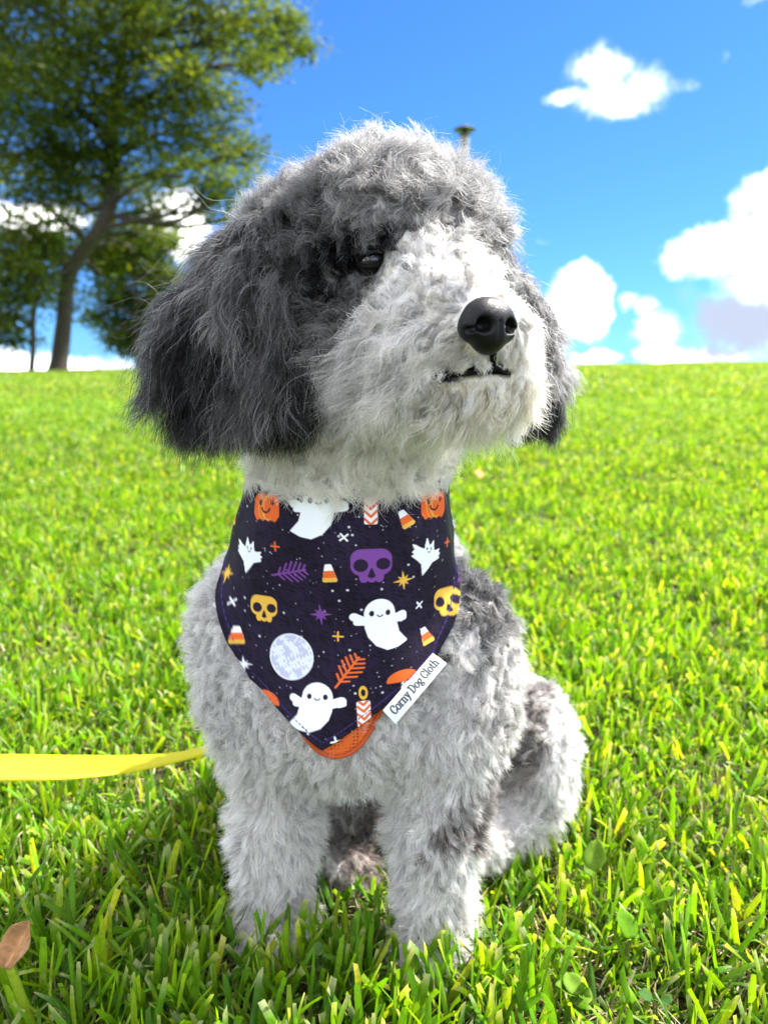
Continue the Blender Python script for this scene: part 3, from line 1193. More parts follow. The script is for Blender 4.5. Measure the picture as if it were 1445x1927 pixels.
def build_bandana():
    NT, NZ = 560, 400
    # finer columns at the front
    s = np.linspace(-1, 1, NT)
    th = np.radians(148) * (0.62 * s + 0.38 * s ** 3)
    zt, zb = cloth_limits(th)
    t = np.linspace(0, 1, NZ)
    TH = np.repeat(th[:, None], NZ, 1)
    Z = zt[:, None] * (1 - t) + zb[:, None] * t
    V = cloth_point(TH.ravel(), Z.ravel()).reshape(NT, NZ, 3)
    # a slightly lifted, rounded hem
    dist = (Z - zb[:, None])
    V[..., 1] -= 0.0012 * np.exp(-(dist / .004) ** 2)
    R0 = .096
    X = R0 * TH
    x, y = X, Z
    # mottled purple-black ground
    f1 = SinField(.006, 9, 1, 5)
    f2 = SinField(.0026, 9, 1, 6)
    q = np.stack([x.ravel(), y.ravel(), x.ravel() * .3], -1)
    nz = (f1(q)[:, 0] + f2(q)[:, 0]).reshape(NT, NZ)
    base = np.array([.014, .009, .026]) * np.ones((NT, NZ, 1))
    base = base + (np.array([.007, .005, .012]) - base) * sstep(nz, .5, .95)[..., None]
    pr = Print(x, y, base)
    # faint larger patches of lighter purple
    pr.c *= (1 + .25 * np.sin(x * 90 + 1) * np.sin(y * 70))[..., None]

    def M(u, v):
        a, z = cloth_uv(u, v)
        return R0 * a, z
    # star dust
    r2 = np.random.default_rng(3)
    n = 330
    du, dv = r2.uniform(400, 880, n), r2.uniform(900, 1400, n)
    for i in range(n):
        cx, cy_ = M(du[i], dv[i])
        lx, ly = pr.local(cx, cy_)
        rad = r2.choice([.7, 1.0, 1.5, 2.3], p=[.45, .3, .17, .08])
        pr.put(np.hypot(lx, ly) - rad, (.62, .62, .70), .9)
    pumpkin(pr, *M(500, 955))
    pumpkin(pr, *M(818, 950), 1.0)
    ghost(pr, *M(600, 962), rot=0.0, sc=1.0, tail=-1)
    candle(pr, *M(697, 962), 0, False)
    for u, v, r in ((762, 975, .5), (620, 1078, .1), (801, 1196, .35), (447, 1195, .1), (444, 970, .05)):
        candy(pr, *M(u, v), r)
    bat(pr, *M(467, 1045))
    bat(pr, *M(803, 1047))
    for u, v, c, r in ((646, 1012, C_WH, .7), (438, 1133, C_WH, .7), (789, 1138, C_WH, .7), (517, 1028, C_OR, .0), (842, 1020, C_OR, 0), (636, 1198, C_YE, 0)):
        cross(pr, *M(u, v), c, 9, r)
    fern(pr, *M(545, 1078), C_PU, .25)
    fern(pr, *M(862, 1065), C_PU, .7)
    fern(pr, *M(656, 1264), C_OR, .98)
    skull(pr, *M(698, 1063), C_PU)
    skull(pr, *M(496, 1144), C_YE, .82)
    skull(pr, *M(842, 1131), C_YE, .85)
    star(pr, *M(759, 1092), C_YE)
    star(pr, *M(428, 1079), C_YE)
    star(pr, *M(603, 1157), C_PU, 22)
    star(pr, *M(459, 1249), C_WH, 16)
    # the moon
    cx, cy_ = M(546, 1236)
    lx, ly = pr.local(cx, cy_)
    d = np.hypot(lx, ly) - 47
    pr.put(d, (.66, .70, .80))
    f3 = SinField(30, 8, 1, 21)
    f4 = SinField(9, 8, 1, 22)
    qq = np.stack([lx.ravel(), ly.ravel(), 0 * lx.ravel()], -1)
    mm = (f3(qq)[:, 0] + .8 * f4(qq)[:, 0]).reshape(lx.shape)
    pr.put(np.maximum(d + 3, np.where(mm > .1, -1, 1)), (.42, .43, .58), .85)
    ghost(pr, *M(716, 1172), sc=1.0)
    ghost(pr, *M(596, 1330), sc=.95, tail=-1)
    ghost(pr, *M(868, 985), sc=.9)
    candle(pr, *M(684, 1342), .05)
    # toadstool by the hem, and a second cap cut off at the other hem
    for u, v in ((762, 1275), (500, 1312)):
        x_, y_ = pr.local(*M(u, v))
        pr.put(d_box(x_, y_, 2, -18, 8, 10, 4), C_WH)
        pr.put(np.maximum(d_ell(x_, y_, 0, -5, 34, 22), -y_ - 8), C_OR)
    cross(pr, *M(632, 1395), C_WH, 9, .3)
    # the line of stitches along the hem and the neckline
    lin = (Z - zb[:, None]) * np.cos(np.arctan(np.gradient(zb, th) / .12))[:, None]
    dash = (np.sin(TH * 260) > -.4)
    w = (np.abs(lin - .0052) < .00045) & dash
    w |= (np.abs((zt[:, None] - Z) - .0055) < .0004) & dash
    pr.c[w] = (.05, .03, .17)
    hem = sstep(-lin, -.0052, -.0030)
    pr.c *= (1 - .12 * hem)[..., None]
    b = (np.arange(NT - 1)[:, None] * NZ + np.arange(NZ - 1)[None]).ravel()
    Q = np.stack([b, b + 1, b + NZ + 1, b + NZ], 1)
    m, nt, out = new_mat('printed_cotton')
    at = N(nt, 'ShaderNodeAttribute', attribute_name='tint')
    bs = N(nt, 'ShaderNodeBsdfPrincipled')
    link(nt, at.outputs['Color'], bs.inputs['Base Color'])
    bs.inputs['Roughness'].default_value = .62
    bs.inputs['Specular IOR Level'].default_value = .12
    bs.inputs['Sheen Weight'].default_value = .04
    bs.inputs['Sheen Roughness'].default_value = .4
    tc = nt.nodes.new('ShaderNodeTexCoord')
    wv = N(nt, 'ShaderNodeTexWave', wave_type='BANDS', bands_direction='X')
    wv.inputs['Scale'].default_value = 420
    wv2 = N(nt, 'ShaderNodeTexWave', wave_type='BANDS', bands_direction='Z')
    wv2.inputs['Scale'].default_value = 420
    wv.inputs['Distortion'].default_value = 1.5
    wv2.inputs['Distortion'].default_value = 1.5
    link(nt, tc.outputs['Object'], wv.inputs[0])
    link(nt, tc.outputs['Object'], wv2.inputs[0])
    ns = noise(nt, tc.outputs['Object'], 55, 4, .6)
    h = mth(nt, 'ADD', mth(nt, 'MULTIPLY', mth(nt, 'ADD', wv.outputs['Fac'], wv2.outputs['Fac']), .10), mth(nt, 'MULTIPLY', ns.outputs['Fac'], 1.3))
    bp = N(nt, 'ShaderNodeBump')
    bp.inputs['Strength'].default_value = .3
    bp.inputs['Distance'].default_value = .0016
    link(nt, h, bp.inputs['Height'])
    link(nt, bp.outputs[0], bs.inputs['Normal'])
    link(nt, bs.outputs[0], out.inputs[0])
    root = mesh_np('bandana', V.reshape(-1, 3), Q, m, None, True, pr.c.reshape(-1, 3))
    tag(root, 'dark purple printed bandana with ghosts, skulls and pumpkins around the dog\'s neck', 'bandana')
    so_ = root.modifiers.new('thickness', 'SOLIDIFY')
    so_.thickness = .0011
    so_.offset = -1
    build_tag(root)
    return root


# ------------------------------------------------------------------ sewn white label with lettering
def glyphs():
    A = arc_pts
    seg = lambda *p: [np.array(p, float)]
    G = {}
    G['C'] = (1.05, [A(.58, .75, .48, .75, 45, 315, 20), np.array([(.92, 1.28), (.95, 1.02)]), np.array([(.92, .2), (.95, .42)])])
    G['o'] = (.82, [A(.42, .5, .36, .5, 0, 360, 20)])
    G['r'] = (.66, [np.array([(.2, 0), (.2, 1)]), A(.48, .62, .25, .36, 160, 50, 8), np.array([(.05, 0), (.38, 0)]), np.array([(.05, 1), (.2, 1)])])
    G['n'] = (.92, [np.array([(.2, 0), (.2, 1)]), A(.47, .65, .26, .34, 170, 0, 10), np.array([(.73, .65), (.73, 0)]), np.array([(.05, 0), (.35, 0)]), np.array([(.6, 0), (.9, 0)]), np.array([(.05, 1), (.2, 1)])])
    G['y'] = (.88, [np.array([(.15, 1), (.45, .08)]), np.array([(.75, 1), (.42, 0), (.3, -.35), (.1, -.42)]), np.array([(.0, 1), (.3, 1)]), np.array([(.6, 1), (.88, 1)])])
    G['D'] = (1.15, [np.array([(.25, 0), (.25, 1.5)]), np.array([(.0, 1.35), (.1, 1.5), (.5, 1.5)]), A(.45, .75, .55, .75, 90, -90, 16), np.array([(.1, 0), (.5, 0)])])
    G['g'] = (.84, [A(.42, .62, .30, .36, 0, 360, 18), np.array([(.62, .95), (.8, 1.02)]), np.array([(.3, .28), (.2, .1), (.6, 0), (.72, -.18)]), A(.42, -.24, .33, .2, 20, 340, 14)])
    G['l'] = (.46, [np.array([(.22, 0), (.22, 1.55)]), np.array([(.05, 0), (.4, 0)]), np.array([(.05, 1.55), (.22, 1.55)])])
    G['t'] = (.56, [np.array([(.26, 1.35), (.26, .18)]), A(.42, .2, .17, .18, 180, 320, 6), np.array([(.05, 1), (.48, 1)])])
    G['h'] = (.94, [np.array([(.2, 0), (.2, 1.55)]), A(.47, .65, .26, .34, 170, 0, 10), np.array([(.73, .65), (.73, 0)]), np.array([(.05, 0), (.35, 0)]), np.array([(.6, 0), (.9, 0)]), np.array([(.05, 1.55), (.2, 1.55)])])
    return G


def tag_corners():
    def hem_pt(u, v):
        a, z = cloth_uv(u, v)
        return cloth_point(np.array([a]), np.array([z]), .0012)[0]
    Ya, Yb = hem_pt(722, 1334)[1], hem_pt(812, 1232)[1]
    return P(720, 1337, Ya - .004), P(814, 1229, Yb - .004), P(744, 1363, Ya - .008), P(840, 1249, Yb - .010)


def build_tag(parent):
    c00, c10, c01, c11 = tag_corners()
    NU, NV = 300, 72
    s, t = np.meshgrid(np.linspace(0, 1, NU), np.linspace(0, 1, NV), indexing='ij')
    pt = (c00 * ((1 - s) * (1 - t))[..., None] + c10 * (s * (1 - t))[..., None] + c01 * ((1 - s) * t)[..., None] + c11 * (s * t)[..., None])
    nrm = np.cross(c10 - c00, c01 - c00)
    nrm /= np.linalg.norm(nrm)
    if nrm[1] > 0:
        nrm = -nrm
    pt = pt + nrm * (.0025 * np.sin(s * PI) + .0012 * np.sin(t * 2.5))[..., None]
    L = np.linalg.norm(c10 - c00)
    W = np.linalg.norm(c01 - c00)
    x, y = s * L * 1000, (1 - t) * W * 1000       # millimetres; y up towards the inner edge
    col = np.ones((NU, NV, 3)) * np.array([.62, .65, .65])
    text = 'Corny Dog Cloth'
    G = glyphs()
    xh = W * 1000 * .31
    adv = sum(G[c][0] + .10 if c != ' ' else .42 for c in text)
    k = L * 1000 * .88 / adv
    cx = L * 1000 * .07
    yb = W * 1000 * .34
    d = np.full(x.shape, 1e9)
    for ch in text:
        if ch == ' ':
            cx += .42 * k
            continue
        w, st = G[ch]
        for pl in st:
            for a, b in zip(pl[:-1], pl[1:]):
                # a broad nib: thick verticals, thin horizontals
                fx = 1 / .33
                fy = 1 / .20
                xx, yy = (x - cx) / k * fx, (y - yb) / xh * fy
                d = np.minimum(d, d_seg(xx, yy, a[0] * fx, a[1] * fy, b[0] * fx, b[1] * fy, .55))
        cx += (w + .10) * k
    wgt = np.clip(.5 - d / .5, 0, 1)
    col += (np.array([.012, .022, .028]) - col) * wgt[..., None]
    # fray of the woven edge
    b = (np.arange(NU - 1)[:, None] * NV + np.arange(NV - 1)[None]).ravel()
    Q = np.stack([b, b + 1, b + NV + 1, b + NV], 1)
    m, nt, out = new_mat('white_satin_label')
    at = N(nt, 'ShaderNodeAttribute', attribute_name='tint')
    bs = N(nt, 'ShaderNodeBsdfPrincipled')
    link(nt, at.outputs['Color'], bs.inputs['Base Color'])
    bs.inputs['Roughness'].default_value = .5
    link(nt, bs.outputs[0], out.inputs[0])
    o = mesh_np('sewn_label', pt.reshape(-1, 3), Q, m, parent, True, col.reshape(-1, 3))
    o['label'] = 'white fabric label reading Corny Dog Cloth'
    so_ = o.modifiers.new('thickness', 'SOLIDIFY')
    so_.thickness = .0005
    so_.offset = -1


# ------------------------------------------------------------------ dog: mesh, fur, nose, eyes
def fur_material():
    m, nt, out = new_mat('fur')
    at = N(nt, 'ShaderNodeAttribute', attribute_name='fur_color')
    hi = nt.nodes.new('ShaderNodeHairInfo')
    # a strand is a little darker at the root and has a lighter tip
    tipl = smooth(nt, hi.outputs['Intercept'], 0.0, 0.9)
    c0 = mix_col(nt, 1.0, at.outputs['Color'], (.86, .86, .87), 'MULTIPLY')
    col = mix_col(nt, tipl, c0, at.outputs['Color'])
    hb = N(nt, 'ShaderNodeBsdfHairPrincipled')
    hb.model = 'CHIANG'
    hb.parametrization = 'COLOR'
    link(nt, col, hb.inputs['Color'])
    hb.inputs['Roughness'].default_value = .38
    hb.inputs['Radial Roughness'].default_value = .55
    hb.inputs['Coat'].default_value = .0
    hb.inputs['IOR'].default_value = 1.38
    df = N(nt, 'ShaderNodeBsdfDiffuse')
    link(nt, col, df.inputs['Color'])
    tr = N(nt, 'ShaderNodeBsdfTranslucent')
    link(nt, col, tr.inputs['Color'])
    m1 = N(nt, 'ShaderNodeMixShader')
    m1.inputs[0].default_value = .4
    link(nt, df.outputs[0], m1.inputs[1])
    link(nt, tr.outputs[0], m1.inputs[2])
    m2 = N(nt, 'ShaderNodeMixShader')
    m2.inputs[0].default_value = .26
    link(nt, m1.outputs[0], m2.inputs[1])
    link(nt, hb.outputs[0], m2.inputs[2])
    link(nt, m2.outputs[0], out.inputs[0])
    return m


def add_fur(name, roots, dirs, perp_seed, L, curl, turns, clump_c, colors, clump_idx, clump_root, clump_phase, droop, npts=9, rad=.00016, frizz=.0007, mat=None, parent=None):
    n = len(roots)
    t = np.linspace(0, 1, npts)[None, :, None]
    d = dirs / (np.linalg.norm(dirs, axis=1)[:, None] + 1e-12)
    ref = np.where(np.abs(d[:, 2:3]) < .8, np.array([[0, 0, 1.0]]), np.array([[1.0, 0, 0]]))
    a = np.cross(d, ref)
    a /= np.linalg.norm(a, axis=1)[:, None] + 1e-12
    b = np.cross(d, a)
    ph = clump_phase[clump_idx][:, None]
    tw = turns[:, None]
    tt = t[..., 0]
    ramp = sstep(tt, 0, .45)
    ca = curl[:, None] * ramp * (np.cos(2 * PI * tw * tt + ph) - np.cos(ph) * (1 - tt))
    cb = curl[:, None] * ramp * (np.sin(2 * PI * tw * tt + ph) - np.sin(ph) * (1 - tt))
    pos = roots[:, None] + d[:, None] * (L[:, None, None] * t)
    pos = pos + droop[:, None, None] * (t ** 2) * np.array([0, 0, -1.0])
    pos = pos + ca[..., None] * a[:, None] + cb[..., None] * b[:, None]
    off = clump_root[clump_idx] - roots
    pos = pos + off[:, None] * (clump_c[:, None, None] * t ** 1.1)
    fz = rng.normal(0, 1, (n, 1, 3)) * t * frizz + rng.normal(0, 1, (n, 1, 3)) * np.sin(t * 5 + rng.uniform(0, 6, (n, 1, 1))) * frizz * .6 * t
    pos = pos + fz
    return pos


def strands_object(name, pos, colors, rad, mat, parent):
    n, k, _ = pos.shape
    cu = bpy.data.hair_curves.new(name)
    cu.add_curves([k] * n)
    cu.attributes['position'].data.foreach_set('vector', np.ascontiguousarray(pos, dtype=np.float32).ravel())
    ra = cu.attributes.get('radius') or cu.attributes.new('radius', 'FLOAT', 'POINT')
    tt = np.linspace(0, 1, k)
    r = (np.asarray(rad).reshape(-1, 1) * (1 - .78 * tt[None] ** 1.6)).astype(np.float32)
    r = np.broadcast_to(r, (n, k))
    ra.data.foreach_set('value', np.ascontiguousarray(r).ravel())
    ca = cu.attributes.new('fur_color', 'FLOAT_COLOR', 'CURVE')
    c = np.ones((n, 4), np.float32)
    c[:, :3] = colors
    ca.data.foreach_set('color', c.ravel())
    cu.materials.append(mat)
    return link_obj(name, cu, parent)


def kd_nearest(pts, queries):
    kd = KDTree(len(pts))
    for i, p in enumerate(pts):
        kd.insert(p, i)
    kd.balance()
    f = kd.find
    return np.array([f(q)[1] for q in queries])


def build_dog():
    V, Q = surface_net(dog_sdf, (-.24, .43, -.02), (.26, 1.16, .72), .0046)
    # keep the paws just above the soil
    nv = grad(dog_sdf, V)
    V = V - nv * dog_sdf(V)[:, None] * .9
    nv = grad(dog_sdf, V)
    reg = region_of(V)
    cc = coat(V, reg, True)
    m, nt, out = new_mat('undercoat')
    at = N(nt, 'ShaderNodeAttribute', attribute_name='tint')
    bs = N(nt, 'ShaderNodeBsdfPrincipled')
    bs.inputs['Roughness'].default_value = .9
    bs.inputs['Specular IOR Level'].default_value = .1
    link(nt, mix_col(nt, 1.0, at.outputs['Color'], (.95, .94, .93), 'MULTIPLY'), bs.inputs['Base Color'])
    link(nt, bs.outputs[0], out.inputs[0])
    dog = mesh_np('dog', V, Q, m, None, True, cc)
    tag(dog, 'fluffy grey and white dog sitting on the lawn with its head turned aside', 'dog')
    fm = fur_material()

    # ---- sample roots on the surface
    tri = np.concatenate([Q[:, [0, 1, 2]], Q[:, [0, 2, 3]]])
    A, B, C_ = V[tri[:, 0]], V[tri[:, 1]], V[tri[:, 2]]
    area = np.linalg.norm(np.cross(B - A, C_ - A), axis=1) / 2
    cen = (A + B + C_) / 3
    ncen = nv[tri[:, 0]]
    rg = reg[tri[:, 0]]
    dens = np.array([1.35, 1.35, 1.7, 1.3, .9, 1.0, .9, .8])[rg]
    view = np.array([0, 0, CAM_Z]) - cen
    view /= np.linalg.norm(view, axis=1)[:, None]
    facing = (ncen * view).sum(1)
    dens = dens * np.where(facing > -.25, 1.0, .22)
    wgt = area * dens
    NS = FUR_N
    ti = rng.choice(len(tri), NS, p=wgt / wgt.sum())
    r1, r2 = rng.random(NS), rng.random(NS)
    fl = r1 + r2 > 1
    r1[fl], r2[fl] = 1 - r1[fl], 1 - r2[fl]
    roots = A[ti] * (1 - r1 - r2)[:, None] + B[ti] * r1[:, None] + C_[ti] * r2[:, None]
    nr = grad(dog_sdf, roots)
    reg_s = region_of(roots)

    # ---- where nothing grows: under the bandana, on the eyeball, the nose and the lips
    th = np.arctan2(roots[:, 0] - AX, -(roots[:, 1] - AY))
    zt, zb = cloth_limits(th)
    rr = np.hypot(roots[:, 0] - AX, roots[:, 1] - AY)
    under = (roots[:, 2] < zt - .012) & (roots[:, 2] > zb + .010) & (np.abs(th) < math.radians(147)) & (rr < radius_at(th, roots[:, 2]) + .004) & np.isin(reg_s, (3, 4))
    # harness panel below the bandana's tip
    hp = harness_mask(roots)
    bald = under | hp
    bald |= np.linalg.norm((roots - EYE) / np.array([.0140, .03, .0098]), axis=1) < 1
    bald |= np.linalg.norm((roots - EYE2) / np.array([.008, .03, .006]), axis=1) < 1
    bald |= np.linalg.norm((roots - NOSE) / np.array([.020, .024, .019]), axis=1) < 1
    bald |= mouth_g(roots) < .0022
    bald |= roots[:, 2] < .004
    keep = ~bald
    roots, nr, reg_s = roots[keep], nr[keep], reg_s[keep]
    n = len(roots)

    # ---- clumps
    nc = n // 17
    ci = rng.choice(n, nc, replace=False)
    croot, cn, creg = roots[ci], nr[ci], reg_s[ci]
    idx = kd_nearest(croot, roots)
    cph = rng.uniform(0, 2 * PI, nc)
    flow1 = SinField(.045, 8, 3, 31)
    flow2 = SinField(.016, 8, 3, 32)
    down = np.array([0, 0, -1.0])
    up = -down
    # comb direction per clump
    # region parameters:      head  ear   muzz  neck  body  leg   paw   haunch
    k_n = np.array([1.00, .30, .30, .60, .62, .62, .70, .70])
    k_d = np.array([-.05, 1.00, .55, .50, .38, .38, .20, .30])
    k_f1 = np.array([.50, .22, .28, .30, .30, .22, .2, .3])
    k_f2 = np.array([.45, .22, .28, .50, .34, .24, .2, .3])
    k_L = np.array([.022, .042, .030, .023, .0140, .0145, .010, .015])
    k_c = np.array([.0034, .0030, .0040, .0046, .0019, .0010, .001, .0014])
    k_t = np.array([.9, 1.3, 1.05, 1.25, .9, .6, .5, .8])
    dirc = cn * k_n[creg][:, None] + down * k_d[creg][:, None] + flow1(croot) * k_f1[creg][:, None] + flow2(croot) * k_f2[creg][:, None]
    # the muzzle is combed back and down from the nose
    mz = creg == 2
    back = croot - NOSE
    back /= np.linalg.norm(back, axis=1)[:, None] + 1e-9
    dirc[mz] += back[mz] * .55
    # the bridge of the muzzle stands up towards the forehead
    bridge = mz & (croot[:, 2] > NOSE[2] + .012)
    dirc[bridge] += up * .55
    right_ = mz & (croot[:, 0] > NOSE[0] + .004)
    Lsc = np.where(right_, .75, 1.0)
    dirc[right_] += down * .35
    # the crown sweeps back over the left side
    hd = creg == 0
    dirc[hd] += np.array([-.10, .10, .15])
    lowhead = hd & (croot[:, 2] < HC[2] - .02)
    dirc[lowhead] += down * .8
    dirc /= np.linalg.norm(dirc, axis=1)[:, None]
    # never into the skin
    dn = (dirc * cn).sum(1)
    fix = dn < .12
    dirc[fix] += cn[fix] * (.12 - dn[fix])[:, None]
    Lc = k_L[creg] * rng.uniform(.72, 1.25, nc)
    Lsc = np.where(bridge, Lsc * .62, Lsc)
    Lsc = np.where((creg == 1) & (croot[:, 0] > 0), .55, Lsc)
    Lc *= Lsc
    # short fur near eyes, nose and brow
    dE = np.linalg.norm(croot - EYE, axis=1)
    fE = np.interp(dE, [.015, .032, .050], [.12, .30, 1])
    brow = (croot[:, 2] > EYE[2] + .008) & (dE < .04) & (creg == 0)
    Lc *= np.where(brow, np.maximum(fE, .50), fE)
    dirc[brow] += down * .9
    dE2 = np.linalg.norm(croot - EYE2, axis=1)
    Lc *= np.interp(dE2, [.008, .02, .03], [.3, .6, 1])
    dN = np.linalg.norm(croot - NOSE, axis=1)
    Lc *= np.interp(dN, [.018, .035, .060], [.28, .60, 1])
    dM = mouth_g(croot)
    Lc *= np.where(creg == 2, np.interp(dM, [0, .007, .018], [.20, .52, 1]), 1)
    nk = creg == 3
    thn = np.arctan2(croot[:, 0] - AX, -(croot[:, 1] - AY))
    ztn = cloth_limits(thn)[0]
    Lc[nk] = np.minimum(Lc[nk], np.maximum(.007, (croot[nk, 2] - ztn[nk]) * 1.0 + .011))
    # ear tips are longest
    for rset, vcut, Yc in (((1,), 838, .62), ((2,), 835, .56)):
        zc = P(600, vcut, Yc)[2]
        m_ = np.isin(creg, rset)
        Lc[m_] = np.clip(Lc[m_], .004, np.maximum(.006, (croot[m_, 2] - zc) * .95 + rng.normal(0, .003, m_.sum())))
    earl = (creg == 1) & (croot[:, 2] < P(0, 700, .62)[2])
    Lc[earl] *= 1.0
    # short on the chest where the cloth lies
    strands_dir = dirc[idx] + rng.normal(0, .10, (n, 3))
    fly = rng.random(n) < np.array([.06, .035, .04, .06, .05, .05, .05, .05])[creg[idx]]
    strands_dir[fly] += rng.normal(0, .45, (fly.sum(), 3)) + nr[fly] * .3
    L = Lc[idx] * rng.uniform(.78, 1.12, n)
    L[fly] *= rng.uniform(1.0, 1.5, fly.sum())
    rgs = creg[idx]
    curl = k_c[rgs] * rng.uniform(.7, 1.3, n) * (L / (k_L[rgs] + 1e-9)) ** .8
    cl = np.array([.88, .90, .88, .88, .76, .70, .6, .72])[rgs]
    cl = np.where(fly, .05, cl)
    droop = L * np.array([.12, .25, .25, .2, .15, .1, .1, .1])[rgs]
    ccl = coat(croot, creg) * np.exp(rng.normal(0, 1, (nc, 1)) * np.array([.28, .55, .34, .14, .15, .10, .10, .12])[creg][:, None])
    col = coat(roots, reg_s)
    col = .45 * col + .55 * ccl[idx]
    # salt and pepper: single pale and dark hairs
    salt = rng.random(n)
    dark = col.mean(1) < .35
    sw = (salt < .16) & dark & (ccl[idx].mean(1) > .022)
    col[sw] = col[sw] * .35 + np.array([.45, .45, .46]) * .65
    sb = (salt > .90) & np.isin(rgs, (0, 4, 5, 7))
    col[sb] *= .45
    col *= np.exp(rng.normal(0, .12, (n, 1)))
    col = np.clip(col, .002, .93)
    pos = add_fur('fur', roots, strands_dir, 0, L, curl, k_t[rgs] * rng.uniform(.8, 1.2, n), cl, col, idx, croot, cph, droop, 9)
    # neighbouring curls gather into larger locks
    nb = max(8, nc // 9)
    bi = rng.choice(nc, nb, replace=False)
    broot = croot[bi]
    big = kd_nearest(broot, croot)
    boff = (broot[big] - croot)[idx]
    tt_ = np.linspace(0, 1, 9)[None, :, None] ** 1.6
    bl = np.array([.50, .62, .66, .55, .35, .25, .1, .3])[rgs] * np.where(fly, .1, 1)
    pos = pos + boff[:, None] * bl[:, None, None] * tt_
    # comb strands that would start behind the cloth and come through it
    pp = pos.reshape(-1, 3)
    th = np.arctan2(pp[:, 0] - AX, -(pp[:, 1] - AY))
    zt, zb = cloth_limits(th)
    rr = np.hypot(pp[:, 0] - AX, pp[:, 1] - AY)
    Rb = radius_at(th, pp[:, 2])
    inz = (pp[:, 2] < zt + .0012) & (pp[:, 2] > zb + .0005) & (np.abs(th) < math.radians(148))
    poke = (inz & (rr > Rb - .0015) & (rr < Rb + .03)).reshape(n, -1)
    start_below = (roots[:, 2] < cloth_limits(np.arctan2(roots[:, 0] - AX, -(roots[:, 1] - AY)))[0] + .001) & np.isin(rgs, (3, 4, 5))
    # push those points back behind the cloth
    push = poke & start_below[:, None]
    pr_ = push.ravel()
    sc_ = (Rb[pr_] - .0025) / rr[pr_]
    pp[pr_, 0] = AX + (pp[pr_, 0] - AX) * sc_
    pp[pr_, 1] = AY + (pp[pr_, 1] - AY) * sc_
    over = (inz & (rr < Rb + .0015)).reshape(n, -1) & (~start_below)[:, None] & np.isin(rgs, (1, 2, 3))[:, None] & (pos[..., 1] < AY)
    ov = over.ravel()
    so_ = (Rb[ov] + .0022) / rr[ov]
    pp[ov, 0] = AX + (pp[ov, 0] - AX) * so_
    pp[ov, 1] = AY + (pp[ov, 1] - AY) * so_
    pos = pp.reshape(pos.shape)
    pos[..., 2] = np.maximum(pos[..., 2], .003)
    rad = np.array([.00021, .00021, .00021, .00022, .00022, .00022, .00022, .00024])[rgs] * rng.uniform(.7, 1.25, n)
    rad = np.where(fly, rad * .6, rad)
    # no hair lies over the sewn label
    c00, c10, c01, _c = tag_corners()
    e1, e2 = c10 - c00, c01 - c00
    nn_ = np.cross(e1, e2)
    nn_ /= np.linalg.norm(nn_)
    if nn_[1] > 0:
        nn_ = -nn_
    q_ = pos - c00
    a_, b_ = (q_ @ e1) / (e1 @ e1), (q_ @ e2) / (e2 @ e2)
    h_ = q_ @ nn_
    hit_ = ((a_ > -.06) & (a_ < 1.06) & (b_ > -.15) & (b_ < 1.06) & (h_ > -.0035) & (h_ < .04)).any(1)
    rgs = np.where(hit_, 99, rgs)
    names = {0: 'head_fur', 1: 'ear_fur', 2: 'muzzle_fur', 3: 'neck_fur', 4: 'body_fur', 5: 'leg_fur', 6: 'paw_fur', 7: 'haunch_fur'}
    for r in range(8):
        s = rgs == r
        if s.any():
            strands_object(names[r], pos[s], col[s], rad[s], fm, dog)
    build_face(dog)
    return dog


